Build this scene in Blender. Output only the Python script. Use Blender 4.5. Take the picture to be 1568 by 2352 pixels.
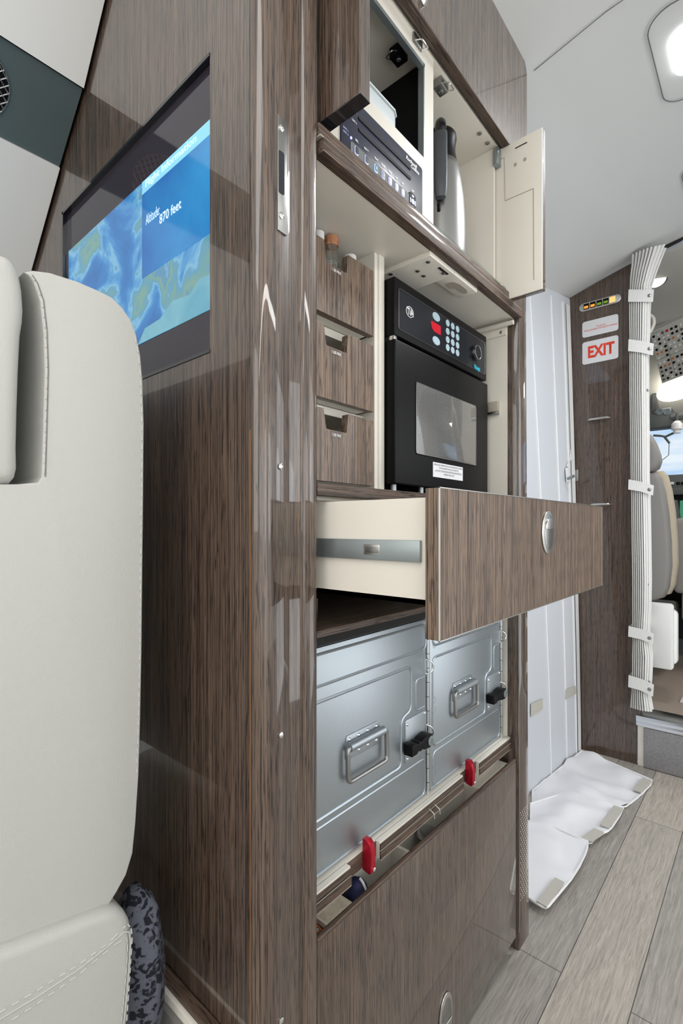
import bpy, bmesh, math, random
from mathutils import Vector, Matrix, noise
random.seed(7)
sc = bpy.context.scene
for o in list(bpy.data.objects): bpy.data.objects.remove(o)
COL = sc.collection
# ------------------------------------------------------------------ camera
FPX = 1133.9; HOR = 1209.0; TH = math.atan(986/FPX); H = 0.88
FW = (math.cos(TH), math.sin(TH)); RT = (math.sin(TH), -math.cos(TH))
cd = bpy.data.cameras.new('camera'); cam = bpy.data.objects.new('camera', cd); COL.objects.link(cam)
cd.sensor_fit = 'VERTICAL'; cd.sensor_height = 36; cd.sensor_width = 24
cd.lens = FPX/2352*36; cd.shift_y = (HOR-1176)/2352; cd.clip_start = 0.01
cam.location = (0, 0, H); cam.rotation_euler = (math.pi/2, 0, TH-math.pi/2)
sc.camera = cam
# ------------------------------------------------------------------ world, exposure
sc.view_settings.view_transform = 'Standard'; sc.view_settings.look = 'None'
sc.view_settings.gamma = 1; sc.view_settings.exposure = 0.0; sc.view_settings.use_curve_mapping = False
w = bpy.data.worlds.new('sky'); sc.world = w; w.use_nodes = True
nt = w.node_tree; bgn = nt.nodes['Background']
tc = nt.nodes.new('ShaderNodeTexCoord'); mp = nt.nodes.new('ShaderNodeMapping'); mp.inputs['Scale'].default_value = (2, 2, 9)
nz = nt.nodes.new('ShaderNodeTexNoise'); nz.inputs['Scale'].default_value = 2.2; nz.inputs['Detail'].default_value = 5
cr = nt.nodes.new('ShaderNodeValToRGB')
cr.color_ramp.elements[0].position = .42; cr.color_ramp.elements[0].color = (.30, .58, .95, 1)
cr.color_ramp.elements[1].position = .62; cr.color_ramp.elements[1].color = (.9, .95, 1, 1)
nt.links.new(tc.outputs['Generated'], mp.inputs[0]); nt.links.new(mp.outputs[0], nz.inputs['Vector'])
nt.links.new(nz.outputs['Fac'], cr.inputs[0]); nt.links.new(cr.outputs[0], bgn.inputs[0]); bgn.inputs[1].default_value = 1.1
# ------------------------------------------------------------------ lamps and added fill lights
def area(name, loc, rot, sx, sy, power, color=(1, 1, 1)):
    l = bpy.data.lights.new(name, 'AREA'); l.shape = 'RECTANGLE'; l.size = sx; l.size_y = sy; l.energy = power; l.color = color
    o = bpy.data.objects.new(name, l); COL.objects.link(o); o.location = loc; o.rotation_euler = rot; return o
LW = (1, .975, .94); DAY = (.96, .985, 1)
area('cabin_ceiling_fill', (-.55, .0, 1.86), (0, 0, 0), 1.2, .5, 7.5, LW)  # unseen lamp added behind the camera to brighten the cabin
area('vestibule_ceiling_lamp', (1.28, .02, 1.87), (0, 0, 0), .26, .16, 6.5, DAY)
area('sidewall_fill', (-.1, -.62, 1.60), (math.radians(100), 0, 0), 2.4, .05, 5.5, LW)  # unseen strip light added to brighten the left side wall
area('window_side_fill', (-.15, -.80, 1.02), (math.radians(97), 0, 0), 2.9, 1.15, 8.0, DAY)  # added panel across the unseen windows, widened to soften its reflections
area('rear_fill', (-1.5, .15, 1.30), (math.radians(100), 0, math.radians(-90)), 1.2, .9, 8.0, LW)  # added fill from the unseen rear, brightens faces turned aft
area('vestibule_fill', (1.70, -.78, .90), (math.radians(90), 0, 0), .75, 1.6, 8.5, DAY)  # added fill light for the vestibule, on the unseen side
area('cockpit_dome_lamp', (2.75, .0, 1.62), (0, 0, 0), .3, .3, 2.2, (1, .95, .86))

# ------------------------------------------------------------------ measuring
def ray(px, py):
    d = (px-784)/FPX
    return FW[0]+d*RT[0], FW[1]+d*RT[1], (HOR-py)/FPX
def PY(px, py, y): r = ray(px, py); t = y/r[1]; return Vector((r[0]*t, y, H+r[2]*t))
def PX(px, py, x): r = ray(px, py); t = x/r[0]; return Vector((x, r[1]*t, H+r[2]*t))
def PZ(px, py, z=0): r = ray(px, py); t = (z-H)/r[2]; return Vector((r[0]*t, r[1]*t, z))
def xz(px, py, y): p = PY(px, py, y); return (p.x, p.z)
def yz(px, py, x): p = PX(px, py, x); return (p.y, p.z)

# ------------------------------------------------------------------ materials
def nm(name):
    m = bpy.data.materials.new(name); m.use_nodes = True
    return m, m.node_tree, m.node_tree.nodes['Principled BSDF']
def mat(name, col, rough=.5, metal=0, coat=0, bump=0, bscale=400, emit=0, trans=0, ior=1.45, var=0, spec=.5):
    m, t, b = nm(name); c = (*col, 1)
    b.inputs['Base Color'].default_value = c; b.inputs['Roughness'].default_value = rough
    b.inputs['Metallic'].default_value = metal; b.inputs['Coat Weight'].default_value = coat; b.inputs['Coat Roughness'].default_value = .04
    b.inputs['IOR'].default_value = ior; b.inputs['Specular IOR Level'].default_value = spec
    if trans: b.inputs['Transmission Weight'].default_value = trans
    if emit: b.inputs['Emission Color'].default_value = c; b.inputs['Emission Strength'].default_value = emit
    if bump or var:
        tcn = t.nodes.new('ShaderNodeTexCoord'); n = t.nodes.new('ShaderNodeTexNoise')
        n.inputs['Scale'].default_value = bscale; n.inputs['Detail'].default_value = 4
        t.links.new(tcn.outputs['Object'], n.inputs['Vector'])
        if bump:
            bp = t.nodes.new('ShaderNodeBump'); bp.inputs['Strength'].default_value = bump; bp.inputs['Distance'].default_value = .001
            t.links.new(n.outputs['Fac'], bp.inputs['Height']); t.links.new(bp.outputs[0], b.inputs['Normal'])
        if var:
            r = t.nodes.new('ShaderNodeValToRGB')
            r.color_ramp.elements[0].position = .3; r.color_ramp.elements[1].position = .7
            r.color_ramp.elements[0].color = (*[v*(1-var) for v in col], 1); r.color_ramp.elements[1].color = (*[min(1, v*(1+var)) for v in col], 1)
            t.links.new(n.outputs['Fac'], r.inputs[0]); t.links.new(r.outputs[0], b.inputs['Base Color'])
    return m
def wood(name, scale, light=(.175, .116, .082), dark=(.020, .0125, .0095), coat=1.0, rough=.4):
    m, t, b = nm(name); N = t.nodes; L = t.links
    tcn = N.new('ShaderNodeTexCoord'); mp = N.new('ShaderNodeMapping'); mp.inputs['Scale'].default_value = scale
    L.new(tcn.outputs['Object'], mp.inputs[0])
    n1 = N.new('ShaderNodeTexNoise'); n1.inputs['Scale'].default_value = 1; n1.inputs['Detail'].default_value = 3; n1.inputs['Roughness'].default_value = .65
    L.new(mp.outputs[0], n1.inputs['Vector'])
    r1 = N.new('ShaderNodeValToRGB'); e = r1.color_ramp.elements
    e[0].position = .38; e[0].color = (*dark, 1); e[1].position = .66; e[1].color = (*light, 1)
    x = e.new(.475); x.color = (*[d*.5+l*.5 for d, l in zip(dark, light)], 1)
    L.new(n1.outputs['Fac'], r1.inputs[0])
    mp3 = N.new('ShaderNodeMapping'); mp3.inputs['Scale'].default_value = [s*.85 if s > 50 else s*5.5 for s in scale]; L.new(tcn.outputs['Object'], mp3.inputs[0])
    n3 = N.new('ShaderNodeTexNoise'); n3.inputs['Scale'].default_value = 1; n3.inputs['Detail'].default_value = 1; L.new(mp3.outputs[0], n3.inputs['Vector'])
    r3 = N.new('ShaderNodeValToRGB'); r3.color_ramp.elements[0].position = .33; r3.color_ramp.elements[0].color = (.20, .17, .16, 1); r3.color_ramp.elements[1].position = .44; r3.color_ramp.elements[1].color = (1, 1, 1, 1)
    L.new(n3.outputs['Fac'], r3.inputs[0])
    mp2 = N.new('ShaderNodeMapping'); mp2.inputs['Scale'].default_value = [s*.13 for s in scale]; L.new(tcn.outputs['Object'], mp2.inputs[0])
    n2 = N.new('ShaderNodeTexNoise'); n2.inputs['Scale'].default_value = 1; n2.inputs['Detail'].default_value = 2
    L.new(mp2.outputs[0], n2.inputs['Vector'])
    r2 = N.new('ShaderNodeValToRGB'); r2.color_ramp.elements[0].position = .3; r2.color_ramp.elements[0].color = (.66, .64, .64, 1)
    r2.color_ramp.elements[1].position = .65; r2.color_ramp.elements[1].color = (1, 1, 1, 1)
    L.new(n2.outputs['Fac'], r2.inputs[0])
    mx = N.new('ShaderNodeMix'); mx.data_type = 'RGBA'; mx.blend_type = 'MULTIPLY'; mx.inputs[0].default_value = 1
    L.new(r1.outputs[0], mx.inputs[6]); L.new(r2.outputs[0], mx.inputs[7]); my = N.new('ShaderNodeMix'); my.data_type = 'RGBA'; my.blend_type = 'MULTIPLY'; my.inputs[0].default_value = 1
    L.new(mx.outputs[2], my.inputs[6]); L.new(r3.outputs[0], my.inputs[7]); L.new(my.outputs[2], b.inputs['Base Color'])
    b.inputs['Roughness'].default_value = rough; b.inputs['Coat Weight'].default_value = coat; b.inputs['Coat Roughness'].default_value = .03
    return m
M = {}
M['wood'] = wood('zebrano_vertical', (820, 820, 6))
M['wood_h'] = wood('zebrano_horizontal', (6, 820, 820), coat=.12, rough=.6)
M['wood_y'] = wood('zebrano_crosswise', (820, 6, 820))
M['wood_mat'] = wood('zebrano_satin', (820, 820, 6), light=(.31, .212, .146), dark=(.028, .017, .0125), coat=.3, rough=.5)
M['cream'] = mat('cream_laminate', (.78, .74, .66), .38, var=.03, bscale=6)
M['cream_dim'] = mat('cream_laminate_dimmed', (.62, .585, .52), .42)  # same cream laminate, darkened to offset strong light on the face plate
M['cream_d'] = mat('cream_trim_and_groove_shade', (.42, .38, .31), .5)  # trim colour, also used for painted groove and recess shade
M['bronze'] = mat('orange_veneer_edge', (.42, .19, .06), .4)
M['leather'] = mat('light_grey_leather', (.47, .47, .445), .48, bump=.35, bscale=420)
M['leather_d'] = mat('grey_leather', (.20, .195, .185), .5, bump=.4, bscale=300)
M['thread'] = mat('thread', (.52, .52, .50), .8)
M['wallw'] = mat('white_wall_panel', (.88, .885, .87), .35)
M['ceil'] = mat('ceiling_panel', (.60, .61, .602), .30)
M['teal'] = mat('slate_speaker_panel', (.10, .135, .14), .38, var=.05, bscale=5)
M['black'] = mat('black_plastic', (.005, .005, .0055), .4, bump=.15, bscale=900, spec=.16)
M['blackg'] = mat('black_gloss', (.008, .009, .014), .12, coat=.6)
M['navy'] = mat('navy_glass', (.006, .009, .030), .3, coat=.12)
M['membrane'] = mat('dark_membrane', (.004, .006, .012), .3, coat=.15)
M['navycloth'] = mat('navy_cloth', (.006, .008, .05), .7)
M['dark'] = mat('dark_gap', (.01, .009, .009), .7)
M['alu'] = mat('aluminium_sheet', (.42, .465, .50), .42, metal=.92, bump=.12, bscale=700)
M['alu_b'] = mat('bright_aluminium', (.75, .78, .80), .22, metal=1)
M['steel'] = mat('brushed_steel', (.34, .34, .335), .34, metal=1, bump=.1, bscale=800)
M['satin'] = mat('satin_nickel', (.62, .61, .58), .3, metal=1)
M['rail'] = mat('zinc_rail', (.33, .37, .38), .38, metal=.8, var=.06, bscale=30)
M['chrome'] = mat('chrome', (.85, .85, .85), .08, metal=1)
M['white'] = mat('white_plastic', (.82, .82, .82), .35)
M['lining'] = mat('white_lining', (.61, .635, .68), .55, bump=.05, bscale=60)
M['cloth'] = mat('white_cover_cloth', (.80, .80, .83), .7, bump=.1, bscale=500)
M['velcro'] = mat('velcro', (.50, .48, .43), .95, bump=.6, bscale=900)
M['curtain'] = mat('curtain_cloth', (.72, .715, .695), .85, bump=.3, bscale=350, var=.05)
M['red'] = mat('red_anodised', (.45, .012, .03), .28, metal=.55)
M['redink'] = mat('red_ink', (.75, .05, .02), .5)
M['redpanel'] = mat('red_indicator', (.62, .0, .02), .4)
M['button'] = mat('pale_blue_button', (.42, .55, .62), .4)
M['cyan'] = mat('cyan_ink', (.02, .55, .75), .5)
M['ink'] = mat('dark_ink', (.05, .05, .06), .6)
M['paper'] = mat('white_label', (.80, .80, .82), .5)
M['sign'] = mat('sign_plate', (.74, .74, .76), .35)
M['frost'] = mat('frosted_plastic', (.72, .78, .80), .45, trans=.35)
def thin_glass(name, tint, gl):
    m = bpy.data.materials.new(name); m.use_nodes = True; t = m.node_tree; t.nodes.clear()
    o = t.nodes.new('ShaderNodeOutputMaterial'); mx = t.nodes.new('ShaderNodeMixShader'); a = t.nodes.new('ShaderNodeBsdfTransparent'); g = t.nodes.new('ShaderNodeBsdfGlossy')
    a.inputs[0].default_value = (*tint, 1); g.inputs[0].default_value = (1, 1, 1, 1); g.inputs['Roughness'].default_value = .03
    mx.inputs[0].default_value = gl; t.links.new(a.outputs[0], mx.inputs[1]); t.links.new(g.outputs[0], mx.inputs[2]); t.links.new(mx.outputs[0], o.inputs[0]); return m
M['acrylic'] = thin_glass('clear_acrylic', (.80, .88, .85), .14)
M['bottle'] = thin_glass('bottle_glass', (.84, .88, .87), .22)
M['pane'] = thin_glass('windshield_glass', (.95, .97, .98), .05)
M['copper'] = mat('copper_cap', (.75, .38, .22), .3, metal=.7)
M['carpet'] = mat('grey_carpet', (.27, .265, .27), .95, bump=.8, bscale=500, var=.35)
M['beige'] = mat('cockpit_carpet', (.38, .31, .26), .95, bump=.6, bscale=400, var=.2)
M['cockpitgrey'] = mat('cockpit_grey', (.12, .13, .125), .6)
M['cockpitw'] = mat('cockpit_liner', (.52, .51, .47), .5)
M['seatgrey'] = mat('cockpit_seat_leather', (.36, .345, .33), .5, bump=.2)
M['fleece'] = mat('sheepskin', (.66, .58, .46), .95, bump=1, bscale=250)
M['amberd'] = mat('amber_breaker', (.62, .22, .05), .5)
M['orange'] = mat('amber_key', (.9, .28, .03), .5, emit=.9)
M['amber'] = mat('amber_lit_key', (1, .45, .15), .5, emit=1.0)
M['green'] = mat('green_key', (.12, .26, .01), .5, emit=.6)
M['lamp'] = mat('lamp_diffuser', (1, .99, 1), .5, emit=4)
M['lampw'] = mat('warm_lamp_diffuser', (1, .97, .88), .5, emit=4)
M['daywin'] = mat('daylit_window', (.92, .96, 1), .5, emit=2.4)
M['dispb'] = mat('display_blue', (.0, .12, .75), .4, emit=1)
M['dispg'] = mat('display_green', (.05, .25, .14), .4, emit=.6)
M['ledb'] = mat('blue_led', (.25, .28, 1), .4, emit=5)
M['glowv'] = mat('backlit_legend', (.45, .45, .75), .4, emit=.45)
M['glowb'] = mat('blue_backlit_legend', (.25, .45, 1), .4, emit=1.0)
M['textw'] = mat('white_ink', (.75, .75, .76), .5)
M['bezel'] = mat('screen_bezel', (.030, .025, .036), .08, coat=.25, spec=.35)
M['hdr'] = mat('screen_header', (.17, .42, .62), .3, emit=.8)
M['scrtext'] = mat('screen_lettering', (.55, .74, .86), .3, emit=.85)
# screen map
def screen_mat(name, cols, scale, dist):
    m, t, b = nm(name); N = t.nodes; L = t.links
    tcn = N.new('ShaderNodeTexCoord'); n = N.new('ShaderNodeTexNoise'); n.inputs['Scale'].default_value = scale
    n.inputs['Detail'].default_value = 10; n.inputs['Distortion'].default_value = dist
    L.new(tcn.outputs['Object'], n.inputs['Vector']); r = N.new('ShaderNodeValToRGB'); e = r.color_ramp.elements
    e[0].position = cols[0][0]; e[0].color = (*cols[0][1], 1); e[1].position = cols[-1][0]; e[1].color = (*cols[-1][1], 1)
    for p, c in cols[1:-1]: q = e.new(p); q.color = (*c, 1)
    L.new(n.outputs['Fac'], r.inputs[0]); L.new(r.outputs[0], b.inputs['Emission Color']); b.inputs['Emission Strength'].default_value = .95
    b.inputs['Base Color'].default_value = (.01, .01, .01, 1); b.inputs['Roughness'].default_value = .1; return m
M['map'] = screen_mat('world_map_screen', [(.30, (.02, .13, .40)), (.44, (.035, .22, .55)), (.49, (.10, .36, .66)), (.51, (.22, .50, .70)), (.53, (.10, .33, .52)), (.575, (.16, .36, .36)), (.61, (.20, .38, .32)), (.65, (.08, .28, .50)), (.70, (.40, .66, .80))], 9, .7)
M['mapblue'] = screen_mat('blue_info_box', [(.35, (.01, .09, .40)), (.65, (.03, .30, .66))], 5, .2)
M['mapsea'] = screen_mat('pale_shore_strip', [(.3, (.10, .36, .50)), (.7, (.20, .48, .58))], 14, .8)
# leopard
m, t, b = nm('animal_print_fleece'); v = t.nodes.new('ShaderNodeTexVoronoi'); tcn = t.nodes.new('ShaderNodeTexCoord'); n = t.nodes.new('ShaderNodeTexNoise')
n.inputs['Scale'].default_value = 60; v.inputs['Scale'].default_value = 72; v.feature = 'F1'
mp = t.nodes.new('ShaderNodeMix'); mp.data_type = 'VECTOR'; mp.inputs[0].default_value = .06
t.links.new(tcn.outputs['Object'], n.inputs['Vector']); t.links.new(tcn.outputs['Object'], mp.inputs[4]); t.links.new(n.outputs['Color'], mp.inputs[5]); t.links.new(mp.outputs[1], v.inputs['Vector'])
r = t.nodes.new('ShaderNodeValToRGB'); e = r.color_ramp.elements; e[0].position = .40; e[0].color = (.008, .009, .016, 1); e[1].position = .54; e[1].color = (.11, .12, .15, 1); e[0].position = .40
t.links.new(v.outputs['Distance'], r.inputs[0]); t.links.new(r.outputs[0], b.inputs['Base Color']); b.inputs['Roughness'].default_value = .95; M['leopard'] = m
# patterned packet
m, t, b = nm('orange_patterned_print'); v = t.nodes.new('ShaderNodeTexNoise'); v.inputs['Scale'].default_value = 60; v.inputs['Distortion'].default_value = 3
tcn = t.nodes.new('ShaderNodeTexCoord'); t.links.new(tcn.outputs['Object'], v.inputs['Vector']); r = t.nodes.new('ShaderNodeValToRGB'); r.color_ramp.interpolation = 'CONSTANT'
e = r.color_ramp.elements; e[0].position = 0; e[0].color = (.05, .01, .01, 1); e[1].position = .58; e[1].color = (.6, .6, .55, 1); q = e.new(.45); q.color = (.62, .12, .01, 1); q = e.new(.52); q.color = (.03, .05, .08, 1)
t.links.new(v.outputs['Fac'], r.inputs[0]); t.links.new(r.outputs[0], b.inputs['Base Color']); M['packet'] = m
# box with printed drawing
M['boxcard'] = mat('cream_card', (.66, .60, .48), .7, var=.18, bscale=90)
# microwave window mesh
m, t, b = nm('perforated_window_screen'); v = t.nodes.new('ShaderNodeTexVoronoi'); v.inputs['Scale'].default_value = 330; v.inputs['Randomness'].default_value = 0
tcn = t.nodes.new('ShaderNodeTexCoord'); t.links.new(tcn.outputs['Object'], v.inputs['Vector']); r = t.nodes.new('ShaderNodeValToRGB'); e = r.color_ramp.elements
e[0].position = .36; e[0].color = (.02, .02, .02, 1); e[1].position = .46; e[1].color = (.14, .14, .135, 1)
t.links.new(v.outputs['Distance'], r.inputs[0]); t.links.new(r.outputs[0], b.inputs['Base Color']); b.inputs['Roughness'].default_value = .25; b.inputs['Coat Weight'].default_value = 1; M['mesh'] = m
# floor planks
m, t, b = nm('grey_oak_planks'); N = t.nodes; L = t.links
tcn = N.new('ShaderNodeTexCoord'); mpg = N.new('ShaderNodeMapping'); mpg.inputs['Location'].default_value = (.181, .0485, 0); L.new(tcn.outputs['Object'], mpg.inputs[0])
br = N.new('ShaderNodeTexBrick'); br.offset = .42; br.inputs['Scale'].default_value = 1; br.inputs['Brick Width'].default_value = 1.2; br.inputs['Row Height'].default_value = .12
br.inputs['Mortar Size'].default_value = .0011; br.inputs['Mortar Smooth'].default_value = .3; br.inputs['Color1'].default_value = (.36, .34, .32, 1); br.inputs['Color2'].default_value = (.52, .475, .42, 1); br.inputs['Mortar'].default_value = (.10, .09, .085, 1)
L.new(mpg.outputs[0], br.inputs['Vector'])
ma = N.new('ShaderNodeMapping'); ma.inputs['Scale'].default_value = (11, 230, 1); L.new(tcn.outputs['Object'], ma.inputs[0])
na = N.new('ShaderNodeTexNoise'); na.inputs['Scale'].default_value = 1; na.inputs['Detail'].default_value = 8; na.inputs['Distortion'].default_value = 1.3; na.inputs['Roughness'].default_value = .7; L.new(ma.outputs[0], na.inputs['Vector'])
ra = N.new('ShaderNodeValToRGB'); ra.color_ramp.elements[0].position = .3; ra.color_ramp.elements[0].color = (.50, .49, .48, 1); ra.color_ramp.elements[1].position = .66; ra.color_ramp.elements[1].color = (1.12, 1.1, 1.07, 1); L.new(na.outputs['Fac'], ra.inputs[0])
mx = N.new('ShaderNodeMix'); mx.data_type = 'RGBA'; mx.blend_type = 'MULTIPLY'; mx.inputs[0].default_value = 1; L.new(br.outputs['Color'], mx.inputs[6]); L.new(ra.outputs[0], mx.inputs[7]); L.new(mx.outputs[2], b.inputs['Base Color'])
bp = N.new('ShaderNodeBump'); bp.inputs['Strength'].default_value = .25; bp.inputs['Distance'].default_value = .001; L.new(na.outputs['Fac'], bp.inputs['Height']); L.new(bp.outputs[0], b.inputs['Normal'])
b.inputs['Roughness'].default_value = .42; M['floor'] = m

# ------------------------------------------------------------------ mesh building
class MB:
    def __init__(s): s.bm = bmesh.new()
    def _take(s, t, bevel=0, seg=2, edges=None):
        if bevel:
            bmesh.ops.bevel(t, geom=edges if edges is not None else t.edges[:], offset=bevel, segments=seg, profile=.5, affect='EDGES', clamp_overlap=True)
        me = bpy.data.meshes.new('t'); t.to_mesh(me); t.free(); s.bm.from_mesh(me); bpy.data.meshes.remove(me); return s
    def box(s, x0, x1, y0, y1, z0, z1, bevel=0, seg=2):
        t = bmesh.new(); v = [t.verts.new((x, y, z)) for x in (x0, x1) for y in (y0, y1) for z in (z0, z1)]
        for f in ((0, 1, 3, 2), (4, 6, 7, 5), (0, 4, 5, 1), (2, 3, 7, 6), (0, 2, 6, 4), (1, 5, 7, 3)): t.faces.new([v[i] for i in f])
        bmesh.ops.recalc_face_normals(t, faces=t.faces); return s._take(t, bevel, seg)
    def prism(s, poly, ax, a0, a1, bevel=0, seg=2, allb=False):
        t = bmesh.new()
        def P(u, v, a): return {'x': (a, u, v), 'y': (u, a, v), 'z': (u, v, a)}[ax]
        A = [t.verts.new(P(u, v, a0)) for u, v in poly]; B = [t.verts.new(P(u, v, a1)) for u, v in poly]
        fa = t.faces.new(A); fb = t.faces.new(B[::-1]); n = len(poly)
        for i in range(n): t.faces.new((A[i], B[i], B[(i+1) % n], A[(i+1) % n]))
        bmesh.ops.recalc_face_normals(t, faces=t.faces)
        ed = t.edges[:] if allb else list(fa.edges)+list(fb.edges)
        return s._take(t, bevel, seg, ed)
    def tube(s, pts, r, n=8, closed=False, rr=None):
        pts = [Vector(p) for p in pts]; t = bmesh.new(); m = len(pts); rings = []
        up = None
        for i in range(m):
            a = pts[i-1] if (i > 0 or closed) else pts[i]; c = pts[(i+1) % m] if (i < m-1 or closed) else pts[i]
            d = (c-a).normalized()
            if up is None: up = Vector((0, 0, 1)) if abs(d.z) < .9 else Vector((1, 0, 0))
            sd = d.cross(up).normalized(); up = sd.cross(d).normalized()
            k = rr[i] if rr else r
            rings.append([t.verts.new(pts[i]+(sd*math.cos(j*2*math.pi/n)+up*math.sin(j*2*math.pi/n))*k) for j in range(n)])
        for i in range(m if closed else m-1):
            A = rings[i]; B = rings[(i+1) % m]
            for j in range(n): t.faces.new((A[j], A[(j+1) % n], B[(j+1) % n], B[j]))
        if not closed: t.faces.new(rings[0][::-1]); t.faces.new(rings[-1])
        bmesh.ops.recalc_face_normals(t, faces=t.faces); return s._take(t)
    def lathe(s, prof, c, n=32, ax='z'):
        t = bmesh.new(); c = Vector(c); rings = []
        for r, h in prof:
            ring = []
            for j in range(n):
                a = j*2*math.pi/n; u, v = max(r, 1e-5)*math.cos(a), max(r, 1e-5)*math.sin(a)
                ring.append(t.verts.new(c+Vector({'z': (u, v, h), 'y': (u, h, v), 'x': (h, u, v)}[ax])))
            rings.append(ring)
        for A, B in zip(rings, rings[1:]):
            for j in range(n): t.faces.new((A[j], A[(j+1) % n], B[(j+1) % n], B[j]))
        t.faces.new(rings[0][::-1]); t.faces.new(rings[-1])
        bmesh.ops.recalc_face_normals(t, faces=t.faces); return s._take(t)
    def faces(s, vs, fs):
        t = bmesh.new(); V = [t.verts.new(v) for v in vs]
        for f in fs: t.faces.new([V[i] for i in f])
        return s._take(t)
    def slab(s, quad, nrm, th, bevel=0):
        t = bmesh.new(); nrm = Vector(nrm); A = [t.verts.new(Vector(q)) for q in quad]; B = [t.verts.new(Vector(q)+nrm*th) for q in quad]; n = len(quad)
        t.faces.new(A); t.faces.new(B[::-1])
        for i in range(n): t.faces.new((A[i], B[i], B[(i+1) % n], A[(i+1) % n]))
        bmesh.ops.recalc_face_normals(t, faces=t.faces); return s._take(t, bevel)
    def build(s, name, m, parent=None, smooth=True, ang=35):
        me = bpy.data.meshes.new(name); s.bm.to_mesh(me); s.bm.free()
        if m: me.materials.append(M[m])
        if smooth:
            for p in me.polygons: p.use_smooth = True
            me.set_sharp_from_angle(angle=math.radians(ang))
        o = bpy.data.objects.new(name, me); COL.objects.link(o)
        if parent is not None:
            o.parent = parent; q = parent; L = Vector((0, 0, 0))
            while q is not None: L += q.location; q = q.parent
            o.location = -L
        return o
def rrect(cx, cy, w_, h_, r, n=5):
    P = []
    for (sx, sy, a0) in ((1, 1, 0), (-1, 1, 90), (-1, -1, 180), (1, -1, 270)):
        for k in range(n+1):
            a = math.radians(a0+90*k/n); P.append((cx+sx*(w_/2-r)+r*math.cos(a), cy+sy*(h_/2-r)+r*math.sin(a)))
    return P
def ell(cx, cy, a, b, n=28): return [(cx+a*math.cos(k*2*math.pi/n), cy+b*math.sin(k*2*math.pi/n)) for k in range(n)]
def fillet(pts, r, n=4, closed=False):
    pts = [Vector(p) for p in pts]; out = []; m = len(pts)
    for i, p in enumerate(pts):
        if not closed and i in (0, m-1): out.append(p); continue
        a = (pts[i-1]-p); c = (pts[(i+1) % m]-p); k = min(r, a.length*.45, c.length*.45)
        A = p+a.normalized()*k; C = p+c.normalized()*k
        for j in range(n+1): u = j/n; out.append(A*(1-u)**2+p*2*u*(1-u)+C*u*u)
    return out
def tag(o, label, cat=None, group=None, kind=None):
    o['label'] = label
    if cat: o['category'] = cat
    if group: o['group'] = group
    if kind: o['kind'] = kind
    return o
def thing(name, label, cat, loc, group=None):
    o = bpy.data.objects.new(name, None); COL.objects.link(o); o.location = loc; o.empty_display_size = .02; return tag(o, label, cat, group)
def struct(o, label): return tag(o, label, 'room', None, 'structure')
UX = {'y': (Vector((1, 0, 0)), Vector((0, 0, 1)), Vector((0, -1, 0))), 'x': (Vector((0, -1, 0)), Vector((0, 0, 1)), Vector((-1, 0, 0)))}
def text(s, name, m, parent, org, width, height, ax='y', ux=None, uy=None, shear=0, bold=.0):
    """lettering fitted to width x height with its lower left corner at org"""
    cu = bpy.data.curves.new('t', 'FONT'); cu.body = s; cu.extrude = .0; cu.resolution_u = 3; cu.shear = shear; cu.offset = bold
    to = bpy.data.objects.new('t', cu); COL.objects.link(to); dg = bpy.context.evaluated_depsgraph_get(); dg.update()
    me = bpy.data.meshes.new_from_object(to.evaluated_get(dg)); bpy.data.objects.remove(to); bpy.data.curves.remove(cu)
    xs = [v.co.x for v in me.vertices]; ys = [v.co.y for v in me.vertices]; x0, x1, y0, y1 = min(xs), max(xs), min(ys), max(ys)
    if ux is None: ux, uy, nn = UX[ax]
    else: ux = Vector(ux); uy = Vector(uy); nn = ux.cross(uy)
    org = Vector(org)
    for v in me.vertices:
        a = (v.co.x-x0)/(x1-x0)*width; c = (v.co.y-y0)/(y1-y0)*height; v.co = org+ux*a+uy*c+nn*.0006
    me.materials.append(M[m]); o = bpy.data.objects.new(name, me); COL.objects.link(o)
    if parent is not None:
        o.parent = parent; q = parent; L = Vector((0, 0, 0))
        while q is not None: L += q.location; q = q.parent
        o.location = -L
    return o
def textpx(s, name, m, parent, pa, pb, hpx, plane, val, **k):
    """pa,pb: image points of the lower left and lower right of the word; hpx its height in pixels at pa"""
    f = PY if plane == 'y' else PX; A = f(*pa, val); B = f(*pb, val); C = f(pa[0], pa[1]-hpx, val)
    return text(s, name, m, parent, A, (B-A).length, abs(C.z-A.z), plane, **k)
class Each:
    def __init__(s, mbs): s.mbs = mbs
    def build(s, name, m, parent=None, **k): return [q.build(name, m, parent, **k) for q in s.mbs][0]
def screws(mb, pts, nrm, r=.003):
    return Each([screws1(MB(), [p], nrm, r) for p in pts])
def screws1(mb, pts, nrm, r=.003):
    for p in pts:
        p = Vector(p); n = Vector(nrm); ax = 'xyz'[max(range(3), key=lambda i: abs(n[i]))]; sg = n['xyz'.index(ax)]
        mb.lathe([(r, 0), (r, sg*r*.35), (r*.55, sg*r*.6), (r*.3, sg*r*.6), (r*.25, sg*r*.3), (0, sg*r*.3)], p, 14, ax)
    return mb

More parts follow.
